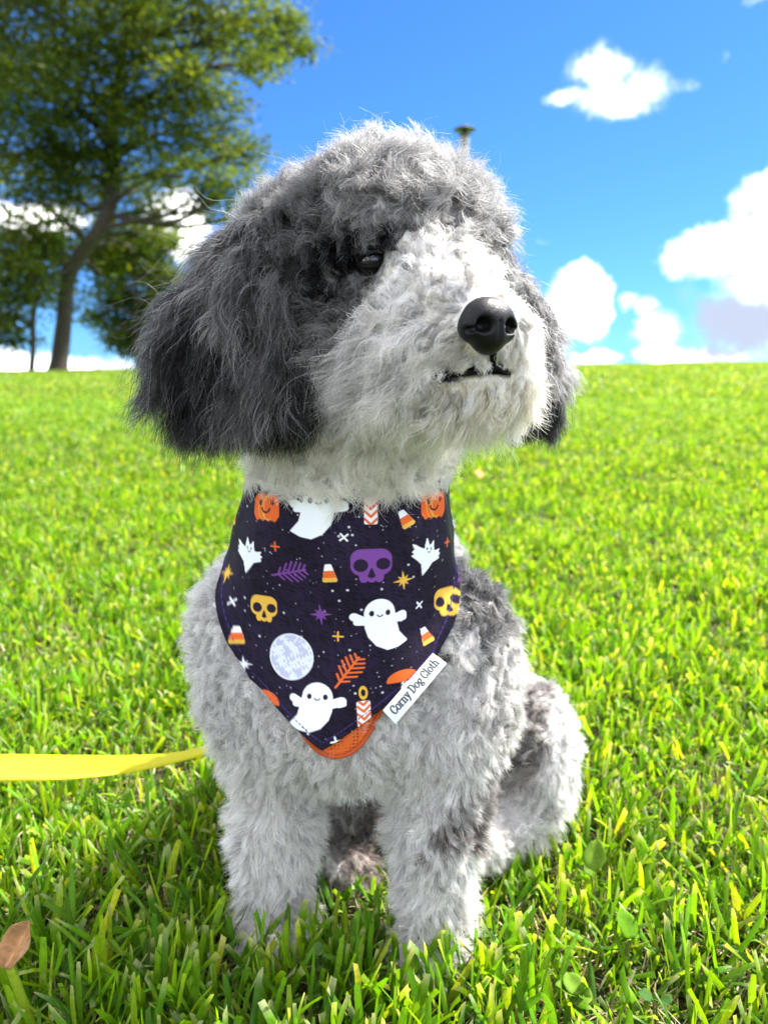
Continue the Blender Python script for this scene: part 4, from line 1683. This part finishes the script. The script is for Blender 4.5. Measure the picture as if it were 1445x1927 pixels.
def build_face(dog):
    # nose leather with nostrils
    F_ = np.array([.50, -.86, .08])
    F_ /= np.linalg.norm(F_)
    U = np.array([0, 0, 1.0]) - F_ * F_[2]
    U /= np.linalg.norm(U)
    R = np.cross(F_, U)
    Rm = np.stack([R, F_, U], 1)          # columns: local axes

    def loc(p):
        return (p - NOSE) @ Rm
    body = ell((0, -.002, .001), (.0190, .0125, .0150))
    low = ell((0, -.003, -.0090), (.0115, .0105, .0110))
    wing1 = ell((-.0125, -.003, -.0035), (.0078, .0100, .0085))
    wing2 = ell((.0125, -.003, -.0035), (.0078, .0100, .0085))
    n1 = ell((-.0098, .0075, -.0030), (.0050, .0080, .0043), rotm(0, 25, 0))
    n2 = ell((.0098, .0075, -.0030), (.0050, .0080, .0043), rotm(0, -25, 0))
    s1 = cone((-.0115, .0055, -.0045), (-.0190, .0010, -.0060), .0022, .0016)
    s2 = cone((.0115, .0055, -.0045), (.0190, .0010, -.0060), .0022, .0016)
    phil = cone((0, .0112, -.002), (0, .0085, -.022), .0013, .0019)

    def nose_f(p):
        q = loc(p)
        d = smin(body(q), low(q), .006)
        d = smin(d, wing1(q), .004)
        d = smin(d, wing2(q), .004)
        for c, k in ((n1, .003), (n2, .003), (s1, .002), (s2, .002), (phil, .002)):
            d = -smin(-d, c(q), k)
        return d
    V, Q = surface_net(nose_f, NOSE - .032, NOSE + .032, .0009)
    m, nt, out = new_mat('nose_leather')
    bs = N(nt, 'ShaderNodeBsdfPrincipled')
    bs.inputs['Base Color'].default_value = (.004, .0045, .005, 1)
    bs.inputs['Roughness'].default_value = .36
    bs.inputs['Specular IOR Level'].default_value = .22
    tc = nt.nodes.new('ShaderNodeTexCoord')
    vo = N(nt, 'ShaderNodeTexVoronoi', feature='DISTANCE_TO_EDGE')
    vo.inputs['Scale'].default_value = 900
    link(nt, tc.outputs['Object'], vo.inputs['Vector'])
    bp = N(nt, 'ShaderNodeBump')
    bp.inputs['Strength'].default_value = .3
    bp.inputs['Distance'].default_value = .0004
    link(nt, smooth(nt, vo.outputs['Distance'], 0, .25), bp.inputs['Height'])
    link(nt, bp.outputs[0], bs.inputs['Normal'])
    link(nt, bs.outputs[0], out.inputs[0])
    mesh_np('nose', V, Q, m, dog)
    # lips: a dark line below the nose and along the mouth
    ml, nt, out = new_mat('lip_skin')
    bs = N(nt, 'ShaderNodeBsdfPrincipled')
    bs.inputs['Base Color'].default_value = (.004, .0035, .004, 1)
    bs.inputs['Roughness'].default_value = .6
    bs.inputs['Specular IOR Level'].default_value = .12
    link(nt, bs.outputs[0], out.inputs[0])
    mb = MB()
    pix = MPIX
    pts = []
    for u, v in pix:
        h_ = hit(min_sdf, u, v, .42, .8, 900)
        pts.append(h_ + np.array([0, -.0006, 0]))
    mb.tube(np.array(pts), [.0016, .0024, .0020, .0019, .0019, .0019, .0019, .0016, .001], 8)
    ph = [hit(min_sdf, u, v, .42, .8, 900) + np.array([0, -.001, 0]) for u, v in ((926, 655), (927, 672), (926, 690))]
    mb.tube(np.array(ph), [.003, .0022, .0024], 8)
    mb.build('mouth', ml, dog)
    # eyes
    me_, nt, out = new_mat('eye_ball')
    bs = N(nt, 'ShaderNodeBsdfPrincipled')
    tc = nt.nodes.new('ShaderNodeTexCoord')
    sx = N(nt, 'ShaderNodeVectorMath', operation='DOT_PRODUCT')
    nm = N(nt, 'ShaderNodeVectorMath', operation='NORMALIZE')
    link(nt, tc.outputs['Object'], nm.inputs[0])
    link(nt, nm.outputs[0], sx.inputs[0])
    gaze = np.array([.38, -.92, .04])
    gaze /= np.linalg.norm(gaze)
    sx.inputs[1].default_value = tuple(gaze)
    iris = smooth(nt, sx.outputs['Value'], .68, .74)
    pupil = smooth(nt, sx.outputs['Value'], .90, .93)
    c = mix_col(nt, iris, (.02, .016, .015), (.012, .009, .008))
    c = mix_col(nt, pupil, c, (.003, .003, .004))
    link(nt, c, bs.inputs['Base Color'])
    bs.inputs['Roughness'].default_value = .08
    bs.inputs['Specular IOR Level'].default_value = .35
    bs.inputs['Coat Weight'].default_value = .4
    bs.inputs['Coat Roughness'].default_value = .02
    link(nt, bs.outputs[0], out.inputs[0])
    for c0, r in ((EYE, .0105), (EYE2, .0100)):
        th = np.linspace(0, PI, 25)
        v, q = revolve([(r * math.sin(a) + 1e-6, -r * math.cos(a)) for a in th], 32)
        e = mesh_np('eye', v, q, me_, None)
        e.location = c0 + np.array([0, -.0014, 0])
        e.parent = dog
        # lids: two thin dark arcs that narrow the eye
        lid = MB()
        for s_, hh in ((1, .0047), (-1, .0050)):
            a = np.linspace(-1.25, 1.25, 15)
            w = r + .0010
            pts = np.stack([w * np.sin(a), -w * np.cos(a) * np.cos(np.arcsin(np.clip(s_ * hh / w, -1, 1))) * .98, s_ * hh * np.cos(a * 1.15) + .0012 * a], 1)
            lid.tube(pts, np.interp(np.abs(a), [0, 1.25], [.0021, .0012]), 8)
        lo_ = lid.build('eyelid', ml, None)
        lo_.location = (0, 0, 0)
        lo_.parent = e


# ------------------------------------------------------------------ harness and leash
HP_C = P(632, 1385, .60)
HP_T = cloth_uv(634, 1425)[0]


def harness_sheet(th, z, off):
    r = radius_at(th, z) + off
    return np.stack([AX + r * np.sin(th), AY - r * np.cos(th), z], -1)


def harness_shape(th):
    """lower edge of the chest panel"""
    k = np.clip(np.abs(th - HP_T) / math.radians(21), 0, 1)
    return zpix(1442) + (zpix(1330) - zpix(1442)) * (k ** 2.2)


def harness_mask(p):
    th = np.arctan2(p[:, 0] - AX, -(p[:, 1] - AY))
    return (np.abs(th - HP_T) < math.radians(14)) & (p[:, 2] > harness_shape(th) + .006) & (p[:, 2] < zpix(1300)) & (p[:, 1] < AY)


def woven(name, colr, scale=500, rough=.6, bump=.0006, trans=0.0):
    m, nt, out = new_mat(name)
    bs = N(nt, 'ShaderNodeBsdfPrincipled')
    tc = nt.nodes.new('ShaderNodeTexCoord')
    w1 = N(nt, 'ShaderNodeTexWave', wave_type='BANDS', bands_direction='DIAGONAL')
    w1.inputs['Scale'].default_value = scale
    w1.inputs['Distortion'].default_value = .6
    link(nt, tc.outputs['Object'], w1.inputs[0])
    ns = noise(nt, tc.outputs['Object'], 60, 4, .6)
    c = mix_col(nt, mth(nt, 'MULTIPLY', w1.outputs['Fac'], .35), colr, tuple(x * .55 for x in colr))
    c = mix_col(nt, mth(nt, 'MULTIPLY', ns.outputs['Fac'], .3), c, tuple(x * .75 for x in colr))
    link(nt, c, bs.inputs['Base Color'])
    bs.inputs['Roughness'].default_value = rough
    bp = N(nt, 'ShaderNodeBump')
    bp.inputs['Strength'].default_value = .6
    bp.inputs['Distance'].default_value = bump
    link(nt, w1.outputs['Fac'], bp.inputs['Height'])
    link(nt, bp.outputs[0], bs.inputs['Normal'])
    if trans > 0:
        tr = N(nt, 'ShaderNodeBsdfTranslucent')
        tr.inputs['Color'].default_value = (*colr, 1)
        mx = N(nt, 'ShaderNodeMixShader')
        mx.inputs[0].default_value = trans
        link(nt, bs.outputs[0], mx.inputs[1])
        link(nt, tr.outputs[0], mx.inputs[2])
        link(nt, mx.outputs[0], out.inputs[0])
    else:
        link(nt, bs.outputs[0], out.inputs[0])
    return m


def mesh_fabric():
    """orange air mesh with rows of little holes"""
    m, nt, out = new_mat('orange_air_mesh')
    bs = N(nt, 'ShaderNodeBsdfPrincipled')
    tc = nt.nodes.new('ShaderNodeTexCoord')
    vo = N(nt, 'ShaderNodeTexVoronoi', feature='F1')
    vo.inputs['Scale'].default_value = 330
    vo.inputs['Randomness'].default_value = .15
    link(nt, tc.outputs['Object'], vo.inputs['Vector'])
    hole = smooth(nt, vo.outputs['Distance'], .22, .42)
    link(nt, mix_col(nt, hole, (.30, .045, .008), (.66, .115, .012)), bs.inputs['Base Color'])
    bs.inputs['Roughness'].default_value = .7
    bp = N(nt, 'ShaderNodeBump')
    bp.inputs['Strength'].default_value = .8
    bp.inputs['Distance'].default_value = .0008
    link(nt, hole, bp.inputs['Height'])
    link(nt, bp.outputs[0], bs.inputs['Normal'])
    link(nt, bs.outputs[0], out.inputs[0])
    return m


def build_harness():
    root = bpy.data.objects.new('harness', None)
    COL.objects.link(root)
    root.location = tuple(HP_C)
    root.empty_display_size = .05
    tag(root, 'orange mesh dog harness showing below the tip of the bandana', 'harness')
    bpy.context.view_layer.update()
    om = mesh_fabric()
    NT, NZ = 40, 30
    th = HP_T + np.radians(np.linspace(-21, 21, NT))
    zl = harness_shape(th)
    t = np.linspace(0, 1, NZ)
    Z = zpix(1200) * (1 - t)[None] + zl[:, None] * t[None]
    TH = np.repeat(th[:, None], NZ, 1)
    V = harness_sheet(TH.ravel(), Z.ravel(), -.0042).reshape(-1, 3)
    b = (np.arange(NT - 1)[:, None] * NZ + np.arange(NZ - 1)[None]).ravel()
    o = mesh_np('chest_panel', V, np.stack([b, b + 1, b + NZ + 1, b + NZ], 1), om, root)
    o['label'] = 'orange mesh chest panel'
    s = o.modifiers.new('thickness', 'SOLIDIFY')
    s.thickness = .003
    # bound edge of the panel
    edge = harness_sheet(th, zl, -.004)
    mb = MB()
    mb.tube(edge, np.full(NT, .0022), 8)
    mb.build('edge_binding', woven('orange_binding', (.55, .085, .010), 600), root)
    # girth strap round the body, buried in the coat
    NT = 90
    a = np.linspace(0, 2 * PI, NT)
    c0 = P(690, 1190, .80)
    d = np.stack([np.cos(a), np.zeros(NT), np.sin(a)], -1)
    lo = np.zeros(NT)
    hi = np.full(NT, .3)
    for _ in range(22):
        mid = (lo + hi) / 2
        ins = dog_sdf(c0 + d * mid[:, None]) < .003
        lo = np.where(ins, mid, lo)
        hi = np.where(ins, hi, mid)
    rr = blur2(lo, 5, 0)
    V = []
    for k, y in enumerate((-.011, .011)):
        V.append(c0 + d * rr[:, None] + np.array([0, y, 0]))
    V = np.concatenate(V)
    q = np.array([(i, i + 1, NT + i + 1, NT + i) for i in range(NT - 1)])
    o = mesh_np('girth_strap', V, q, woven('orange_webbing', (.55, .085, .010), 420), root)
    s = o.modifiers.new('thickness', 'SOLIDIFY')
    s.thickness = .002
    return root


def build_leash():
    # lies level from the left, turns edge-on and runs up to the back of the harness
    ctr = [(-420, 1500, .66), (-200, 1458, .68), (0, 1444, .70), (120, 1444, .72), (220, 1439, .74), (300, 1430, .76), (360, 1418, .78), (410, 1402, .80), (450, 1340, .81), (520, 1230, .83), (640, 1110, .83)]
    tw = [.72, .72, .74, .90, 1.22, 1.52, 1.68, 1.78, 1.8, 1.7, 1.6]
    C = np.array([P(*c) for c in ctr])
    # resample
    s = np.linspace(0, len(ctr) - 1, 120)
    i0 = np.arange(len(ctr))

    def cub(a):
        a = np.asarray(a, float)
        out = np.interp(s, i0, a)
        for _ in range(12):
            out[1:-1] = .25 * out[:-2] + .5 * out[1:-1] + .25 * out[2:]
        return out
    C2 = np.stack([cub(C[:, k]) for k in range(3)], -1)
    T = np.gradient(C2, axis=0)
    T /= np.linalg.norm(T, axis=1)[:, None]
    a = cub(tw)
    up = np.array([0, 0, 1.0])
    side = np.cross(T, up)
    side /= np.linalg.norm(side, axis=1)[:, None]
    upn = np.cross(side, T)
    W = upn * np.cos(a)[:, None] + side * np.sin(a)[:, None] * np.sign(-1)
    hw = .0128
    n = len(s)
    cols = 5
    V = np.concatenate([C2 + W * (hw * k) for k in np.linspace(-1, 1, cols)])
    q = np.array([(j * n + i, j * n + i + 1, (j + 1) * n + i + 1, (j + 1) * n + i) for j in range(cols - 1) for i in range(n - 1)])
    o = mesh_np('leash', V, q, woven('yellow_webbing', (.90, .84, .012), 380, .5, trans=.45))
    tag(o, 'bright yellow flat webbing leash running left from behind the dog', 'leash')
    sm = o.modifiers.new('thickness', 'SOLIDIFY')
    sm.thickness = .0012


# ------------------------------------------------------------------ weeds and fallen leaves
def leaf_blade(L, W, nu=10, nv=6, cup=.12, curl=.2, tip=1.0, wav=0.0, seed=0):
    r = np.random.default_rng(seed)
    t = np.linspace(0, 1, nu)
    w = W * np.sin(PI * np.clip(t, 0, 1) ** tip) ** (.75 if L > W * 1.35 else .5)
    w[0] = W * .08
    w[-1] = W * .02
    s = np.linspace(-1, 1, nv)
    X = s[None] * w[:, None] * .5
    Y = np.repeat((t * L)[:, None], nv, 1)
    Z = cup * np.abs(X) + curl * L * t[:, None] ** 2 + wav * np.sin(t[:, None] * 9 + s[None] * 2 + seed) * np.abs(s[None])
    V = np.stack([X, Y, Z], -1).reshape(-1, 3)
    b = (np.arange(nu - 1)[:, None] * nv + np.arange(nv - 1)[None]).ravel()
    return V, np.stack([b, b + nv, b + nv + 1, b + 1], 1)


def place(V, loc, rot):
    return V @ rotm(*rot).T + np.asarray(loc)


def build_small_things():
    dm = leaf_material('dry_leaf', .25, .6, .3, trans_tint=(1.3, .8, .4))
    V, q = leaf_blade(.035, .023, 16, 9, .7, .35, .8, .0030, 3)
    V = place(V, P(8, 1822, .51), (48, 22, -28))
    c = np.tile(np.array([.46, .25, .11]), (len(V), 1)) * rng.uniform(.8, 1.15, (len(V), 1))
    c[np.abs((np.arange(len(V)) % 9) - 4) == 0] *= 1.6
    o = mesh_np('dry_leaf', V, q, dm, None, True, c)
    o.modifiers.new('thickness', 'SOLIDIFY').thickness = .0004
    tag(o, 'curled brown dead leaf among the blades in the near left corner', 'dead leaf')
    # a small orange leaf on the lawn behind the dog's chin
    x, y = P(906, 896, 3.2)[:2]
    V, q = leaf_blade(.05, .035, 8, 5, .3, .1, .9, .002, 5)
    V = place(V, (x, y, float(gz(x, y)) + .045), (35, 0, 30))
    o = mesh_np('fallen_leaf', V, q, dm, None, True, np.tile(np.array([.62, .26, .05]), (len(V), 1)))
    o.modifiers.new('thickness', 'SOLIDIFY').thickness = .0005
    tag(o, 'small orange fallen leaf on the lawn behind the dog\'s chin', 'fallen leaf')
    # low broad-leaved weeds among the grass
    wm = leaf_material('weed_leaf', .45, .6, .08)
    weeds = [
        (1183, 1768, .625, 'round-leaved weed right of the dog\'s forepaw, one upright leaf', [(.024, .022, (50, 12, 25)), (.014, .013, (20, 0, -70))]),
        (1085, 1885, .575, 'leafy weed clump by the lower edge below the round-leaved weed', [(.018, .018, (35, 0, 20)), (.019, .017, (40, 0, 100)), (.016, .016, (20, 0, -60)), (.018, .017, (60, 0, -10)), (.014, .014, (25, 0, 180))]),
        (1120, 1640, .70, 'pale broad weed leaf standing beside the dog\'s hind leg', [(.030, .024, (48, -20, -35)), (.016, .015, (15, 0, 60))]),
        (598, 1800, .60, 'tiny clover sprig in front of the dog\'s forelegs', [(.011, .011, (45, 0, 0)), (.011, .011, (40, 0, 120)), (.010, .010, (35, 0, 240))]),
        (1235, 1905, .57, 'dark round weed leaf low in the grass near the lower right', [(.015, .017, (30, 0, 200)), (.013, .014, (25, 0, 80))]),
        (165, 1900, .57, 'small folded weed near the lower left edge past the dead leaf', [(.016, .015, (40, 0, 60)), (.015, .014, (35, 0, -80))]),
    ]
    cols = [(.13, .29, .012), (.17, .30, .03), (.19, .33, .035), (.11, .21, .05), (.06, .15, .03), (.12, .25, .03)]
    for (u, v, Y, lab, ls), cl in zip(weeds, cols):
        c0 = P(u, v, Y)
        x, y = c0[0], c0[1]
        g = float(gz(x, y))
        root = bpy.data.objects.new('weed', None)
        COL.objects.link(root)
        root.location = (x, y, g)
        tag(root, lab, 'weed')
        bpy.context.view_layer.update()
        top = max(.028, c0[2] - g)
        sm = MB()
        for k, (L, W, rot) in enumerate(ls):
            off = np.array([math.cos(k * 2.1), math.sin(k * 2.1), 0]) * .004 * (k > 0)
            p1 = np.array([x, y, g + top * (1 - .12 * k)]) + off
            sm.tube(np.array([[x, y, g], [x + off[0] * .5, y + off[1] * .5, g + top * .5], p1]), [.0009, .0008, .0006], 6, col=(.18, .2, .06))
            V, q = leaf_blade(L, W, 10, 7, .35, -.08, .8, .0008, k)
            V = place(V, p1, rot)
            lf = mesh_np('leaf', V, q, wm, root, True, np.tile(np.array(cl) * random.uniform(.85, 1.15), (len(V), 1)))
            lf.modifiers.new('thickness', 'SOLIDIFY').thickness = .0003
        sm.build('stem', wm, root)


# ------------------------------------------------------------------ trees and lamp
def bark_material():
    m, nt, out = new_mat('bark')
    bs = N(nt, 'ShaderNodeBsdfPrincipled')
    tc = nt.nodes.new('ShaderNodeTexCoord')
    mp = N(nt, 'ShaderNodeMapping')
    mp.inputs['Scale'].default_value = (6, 6, 1.2)
    link(nt, tc.outputs['Object'], mp.inputs[0])
    n1 = noise(nt, mp.outputs[0], 3, 8, .7)
    link(nt, mix_col(nt, n1.outputs['Fac'], (.016, .013, .010), (.075, .058, .045)), bs.inputs['Base Color'])
    bs.inputs['Roughness'].default_value = .9
    bp = N(nt, 'ShaderNodeBump')
    bp.inputs['Distance'].default_value = .05
    link(nt, n1.outputs['Fac'], bp.inputs['Height'])
    link(nt, bp.outputs[0], bs.inputs['Normal'])
    link(nt, bs.outputs[0], out.inputs[0])
    return m


def leaf_cloud(clumps, per, size, palette, seed):
    """clumps: (centre, radii); many small leaf faces gathered on sprays"""
    r = np.random.default_rng(seed)
    Vs, Cs = [], []
    for cen, rad in clumps:
        rad = np.asarray(rad, float)
        nsp = max(24, int(per * rad[0] * rad[2]))
        d = r.normal(size=(nsp, 3))
        d /= np.linalg.norm(d, axis=1)[:, None]
        sp = cen + d * rad * r.uniform(.25, 1.0, (nsp, 1)) ** .6
        m = 21
        c = np.repeat(sp, m, 0) + r.normal(0, 1, (nsp * m, 3)) * np.array([.24, .24, .13])
        n = len(c)
        a = r.normal(size=(n, 3)) * np.array([1, 1, .45])
        a /= np.linalg.norm(a, axis=1)[:, None]
        b = np.cross(a, r.normal(size=(n, 3)) * .55 + np.array([0, 0, 1.0]))
        b /= np.linalg.norm(b, axis=1)[:, None] + 1e-9
        s = r.uniform(.6, 1.25, (n, 1)) * size
        quad = np.stack([c - a * s, c - b * s * .45, c + a * s, c + b * s * .45], 1)
        Vs.append(quad.reshape(-1, 3))
        tone = palette[r.integers(0, len(palette), nsp)] * r.uniform(.7, 1.3, (nsp, 1))
        col = np.repeat(tone, m, 0) * r.uniform(.8, 1.2, (n, 1))
        Cs.append(np.repeat(col, 4, 0))
    V = np.concatenate(Vs)
    C = np.concatenate(Cs)
    q = np.arange(len(V)).reshape(-1, 4)
    return V, q, C


def limb(a, b, ra, rb, sag, n=9, seed=0):
    r = np.random.default_rng(seed)
    t = np.linspace(0, 1, n)[:, None]
    w = r.normal(0, 1, 3) * np.linalg.norm(b - a) * .06
    p = a * (1 - t) + b * t + np.sin(t * PI) * (w + np.array([0, 0, sag]))
    return p, np.interp(t[:, 0], [0, 1], [ra, rb])


def build_tree(label, trunk, limbs_from, blobs, Y, per, size, pal, seed, bark, leafm, depth=1.0, spread=1.0, cat='tree'):
    r = np.random.default_rng(seed)
    base = P(trunk[0][0], trunk[0][1], Y)
    base[2] = float(gz(base[0], base[1])) - .15
    root = bpy.data.objects.new('broadleaf_tree', None)
    COL.objects.link(root)
    root.location = tuple(base)
    bpy.context.view_layer.update()
    tag(root, label, cat)
    pts = [base] + [P(u, v, Y + dy) for u, v, dy, _ in trunk[1:]]
    rad = [trunk[0][3] / FPX * Y] + [w / FPX * Y for _, _, _, w in trunk[1:]]
    s = np.linspace(0, len(pts) - 1, len(pts) * 6)
    p = np.stack([np.interp(s, np.arange(len(pts)), np.array(pts)[:, k]) for k in range(3)], -1)
    for _ in range(6):
        p[1:-1] = .25 * p[:-2] + .5 * p[1:-1] + .25 * p[2:]
    rr = np.interp(s, np.arange(len(pts)), rad)
    rr[0] *= 1.35
    rr[1] *= 1.12
    tm = MB()
    tm.tube(p, rr, 14)
    tm.build('trunk', bark, root)
    clumps = []
    bm = MB()
    for i, (u, v, ru, rv) in enumerate(blobs):
        dy = r.uniform(-1, 1) * depth
        if v > 360 and u > 85 and u < 290:
            dy = 1.2 + abs(dy)
        c = P(u, v, Y + dy)
        k = (Y + dy) / FPX
        clumps.append((c, (ru * k, max(.5, (ru + rv) * .5 * k * spread), rv * k)))
        # a limb from the nearest suitable trunk point
        j = min(len(p) - 1, max(int(len(p) * limbs_from), int(np.argmin(np.linalg.norm(p - c, axis=1) + np.where(p[:, 2] > c[2] - .2, 3, 0)))))
        q, w = limb(p[j], c, max(.05, rr[j] * .45), .03, r.uniform(-.1, .35), 9, seed * 100 + i)
        bm.tube(q, w, 7)
        for k2 in range(3):
            e = c + r.normal(0, 1, 3) * np.array(clumps[-1][1]) * .55
            q2, w2 = limb(q[5], e, .04, .012, .1, 6, seed * 1000 + i * 3 + k2)
            bm.tube(q2, w2, 5)
    b = bm.build('branches', bark, root)
    b['kind'] = 'stuff'
    V, q, C = leaf_cloud(clumps, per, size, np.array(pal), seed)
    cr = mesh_np('crown', V, q, leafm, root, False, C)
    cr['kind'] = 'stuff'
    return root


def build_trees():
    bark = bark_material()
    lm = leaf_material('tree_leaf', .5, .5, .3)
    pal = [(.070, .115, .020), (.095, .145, .022), (.050, .085, .020), (.13, .18, .025), (.085, .12, .030), (.18, .22, .03)]
    big = [(60, 60, 130, 90), (200, 40, 120, 80), (330, 60, 110, 70), (440, 60, 80, 45), (520, 70, 55, 26), (565, 92, 26, 14), (545, 40, 26, 14), (500, 115, 24, 26),
           (475, 125, 34, 20), (30, 170, 110, 80), (150, 160, 110, 70), (270, 150, 100, 60), (360, 160, 80, 50), (420, 200, 52, 34), (60, 270, 110, 66), (180, 260, 110, 60),
           (300, 250, 100, 55), (400, 270, 76, 44), (465, 290, 42, 32), (120, 340, 90, 44), (340, 335, 95, 40), (440, 345, 60, 34), (60, 360, 70, 34), (255, 375, 46, 36),
           (20, 450, 62, 46), (95, 470, 60, 36), (190, 520, 46, 34), (40, 540, 60, 34), (120, 560, 40, 28), (235, 470, 50, 34), (160, 400, 60, 34), (300, 400, 46, 26), (0, 600, 50, 26), (200, 470, 60, 30), (80, 420, 60, 30), (270, 440, 40, 26), (-20, 520, 60, 40), (170, 330, 80, 50), (480, 395, 36, 26), (395, 395, 44, 30), (-60, 130, 120, 90), (-90, 300, 120, 90), (-60, 450, 90, 50),
           (120, -80, 150, 80), (320, -50, 120, 70), (470, -10, 60, 30), (-90, -60, 140, 100), (200, -200, 150, 90), (20, -220, 150, 90)]
    build_tree('large shady tree with a leaning trunk at the left of the hilltop',
               [(108, 700, 0, 17), (122, 600, 0, 14), (126, 525, 0, 13), (150, 478, 0, 13), (200, 420, 0, 13), (216, 340, .2, 13), (208, 250, .4, 13), (230, 120, .6, 9), (240, -40, .8, 6)],
               .35, big, 21.0, 88, .085, pal, 5, bark, lm, 2.2)
    pal2 = [(.08, .13, .02), (.11, .16, .02), (.06, .10, .018), (.15, .19, .025)]
    build_tree('slender tree with pale thin stems in front of the large trunk\'s foot',
               [(58, 702, 0, 6), (64, 650, 0, 5), (62, 600, 0, 5), (72, 545, 0, 4), (60, 490, 0, 3)],
               .45, [(30, 560, 42, 26), (-10, 600, 46, 28), (90, 530, 38, 22), (40, 500, 50, 26), (-50, 540, 50, 40), (75, 455, 46, 26), (20, 640, 26, 12)],
               19.5, 170, .085, pal2, 8, bark, lm, .8)
    build_tree('young light green tree standing between the large trunk and the dog\'s ear',
               [(262, 704, 0, 5), (262, 640, 0, 4), (258, 560, 0, 3.5), (250, 480, 0, 3)],
               .35, [(235, 620, 42, 24), (270, 580, 52, 34), (215, 560, 36, 26), (250, 500, 60, 36), (300, 520, 40, 34), (200, 480, 34, 28), (310, 610, 40, 30), (240, 440, 42, 22), (180, 600, 22, 16), (270, 660, 40, 14), (330, 560, 40, 50), (255, 640, 60, 26), (300, 460, 50, 30)],
               25.0, 170, .10, pal2, 9, bark, lm, 1.0)


def build_lamp():
    Y = 25.0
    top = P(874, 236, Y)
    x, y = top[0], top[1]
    g = float(gz(x, y))
    root = bpy.data.objects.new('street_lamp', None)
    COL.objects.link(root)
    root.location = (x, y, g)
    bpy.context.view_layer.update()
    tag(root, 'tall park lamp post with a flat round cap rising behind the dog\'s head', 'street lamp')
    m, nt, out = new_mat('weathered_bronze_paint')
    bs = N(nt, 'ShaderNodeBsdfPrincipled')
    tc = nt.nodes.new('ShaderNodeTexCoord')
    n1 = noise(nt, tc.outputs['Object'], 6, 5, .6)
    link(nt, mix_col(nt, n1.outputs['Fac'], (.045, .04, .035), (.09, .08, .07)), bs.inputs['Base Color'])
    bs.inputs['Roughness'].default_value = .5
    bs.inputs['Metallic'].default_value = .3
    link(nt, bs.outputs[0], out.inputs[0])
    mg, nt, out = new_mat('frosted_lamp_glass')
    b2 = N(nt, 'ShaderNodeBsdfPrincipled')
    b2.inputs['Base Color'].default_value = (.20, .20, .18, 1)
    b2.inputs['Roughness'].default_value = .35
    b2.inputs['Transmission Weight'].default_value = .2
    link(nt, b2.outputs[0], out.inputs[0])
    H = top[2] - g

    def part(name, prof, mat, seg=24):
        v, q = revolve(prof, seg)
        v = v + np.array([x, y, g])
        return mesh_np(name, v, q, mat, root)
    part('pole', [(1e-4, 0), (.16, 0), (.16, .25), (.10, .35), (.085, .5), (.06, H - 1.0), (.07, H - .95), (1e-4, H - .95)], m)
    part('cap', [(1e-4, H), (.10, H - .01), (.12, H - .05), (.30, H - .10), (.34, H - .13), (.30, H - .15), (.1, H - .16), (1e-4, H - .16)], m)
    part('lantern', [(1e-4, H - .30), (.16, H - .30), (.14, H - .5), (.10, H - .88), (.07, H - .95), (1e-4, H - .95)], mg)
    part('collar', [(1e-4, H - .155), (.07, H - .16), (.07, H - .24), (.17, H - .27), (.17, H - .30), (1e-4, H - .31)], m)
    return root


FUR_N = 430000
build_harness()
build_trees()
build_lamp()
build_dog()
build_bandana()
build_grass()
build_leash()
build_small_things()
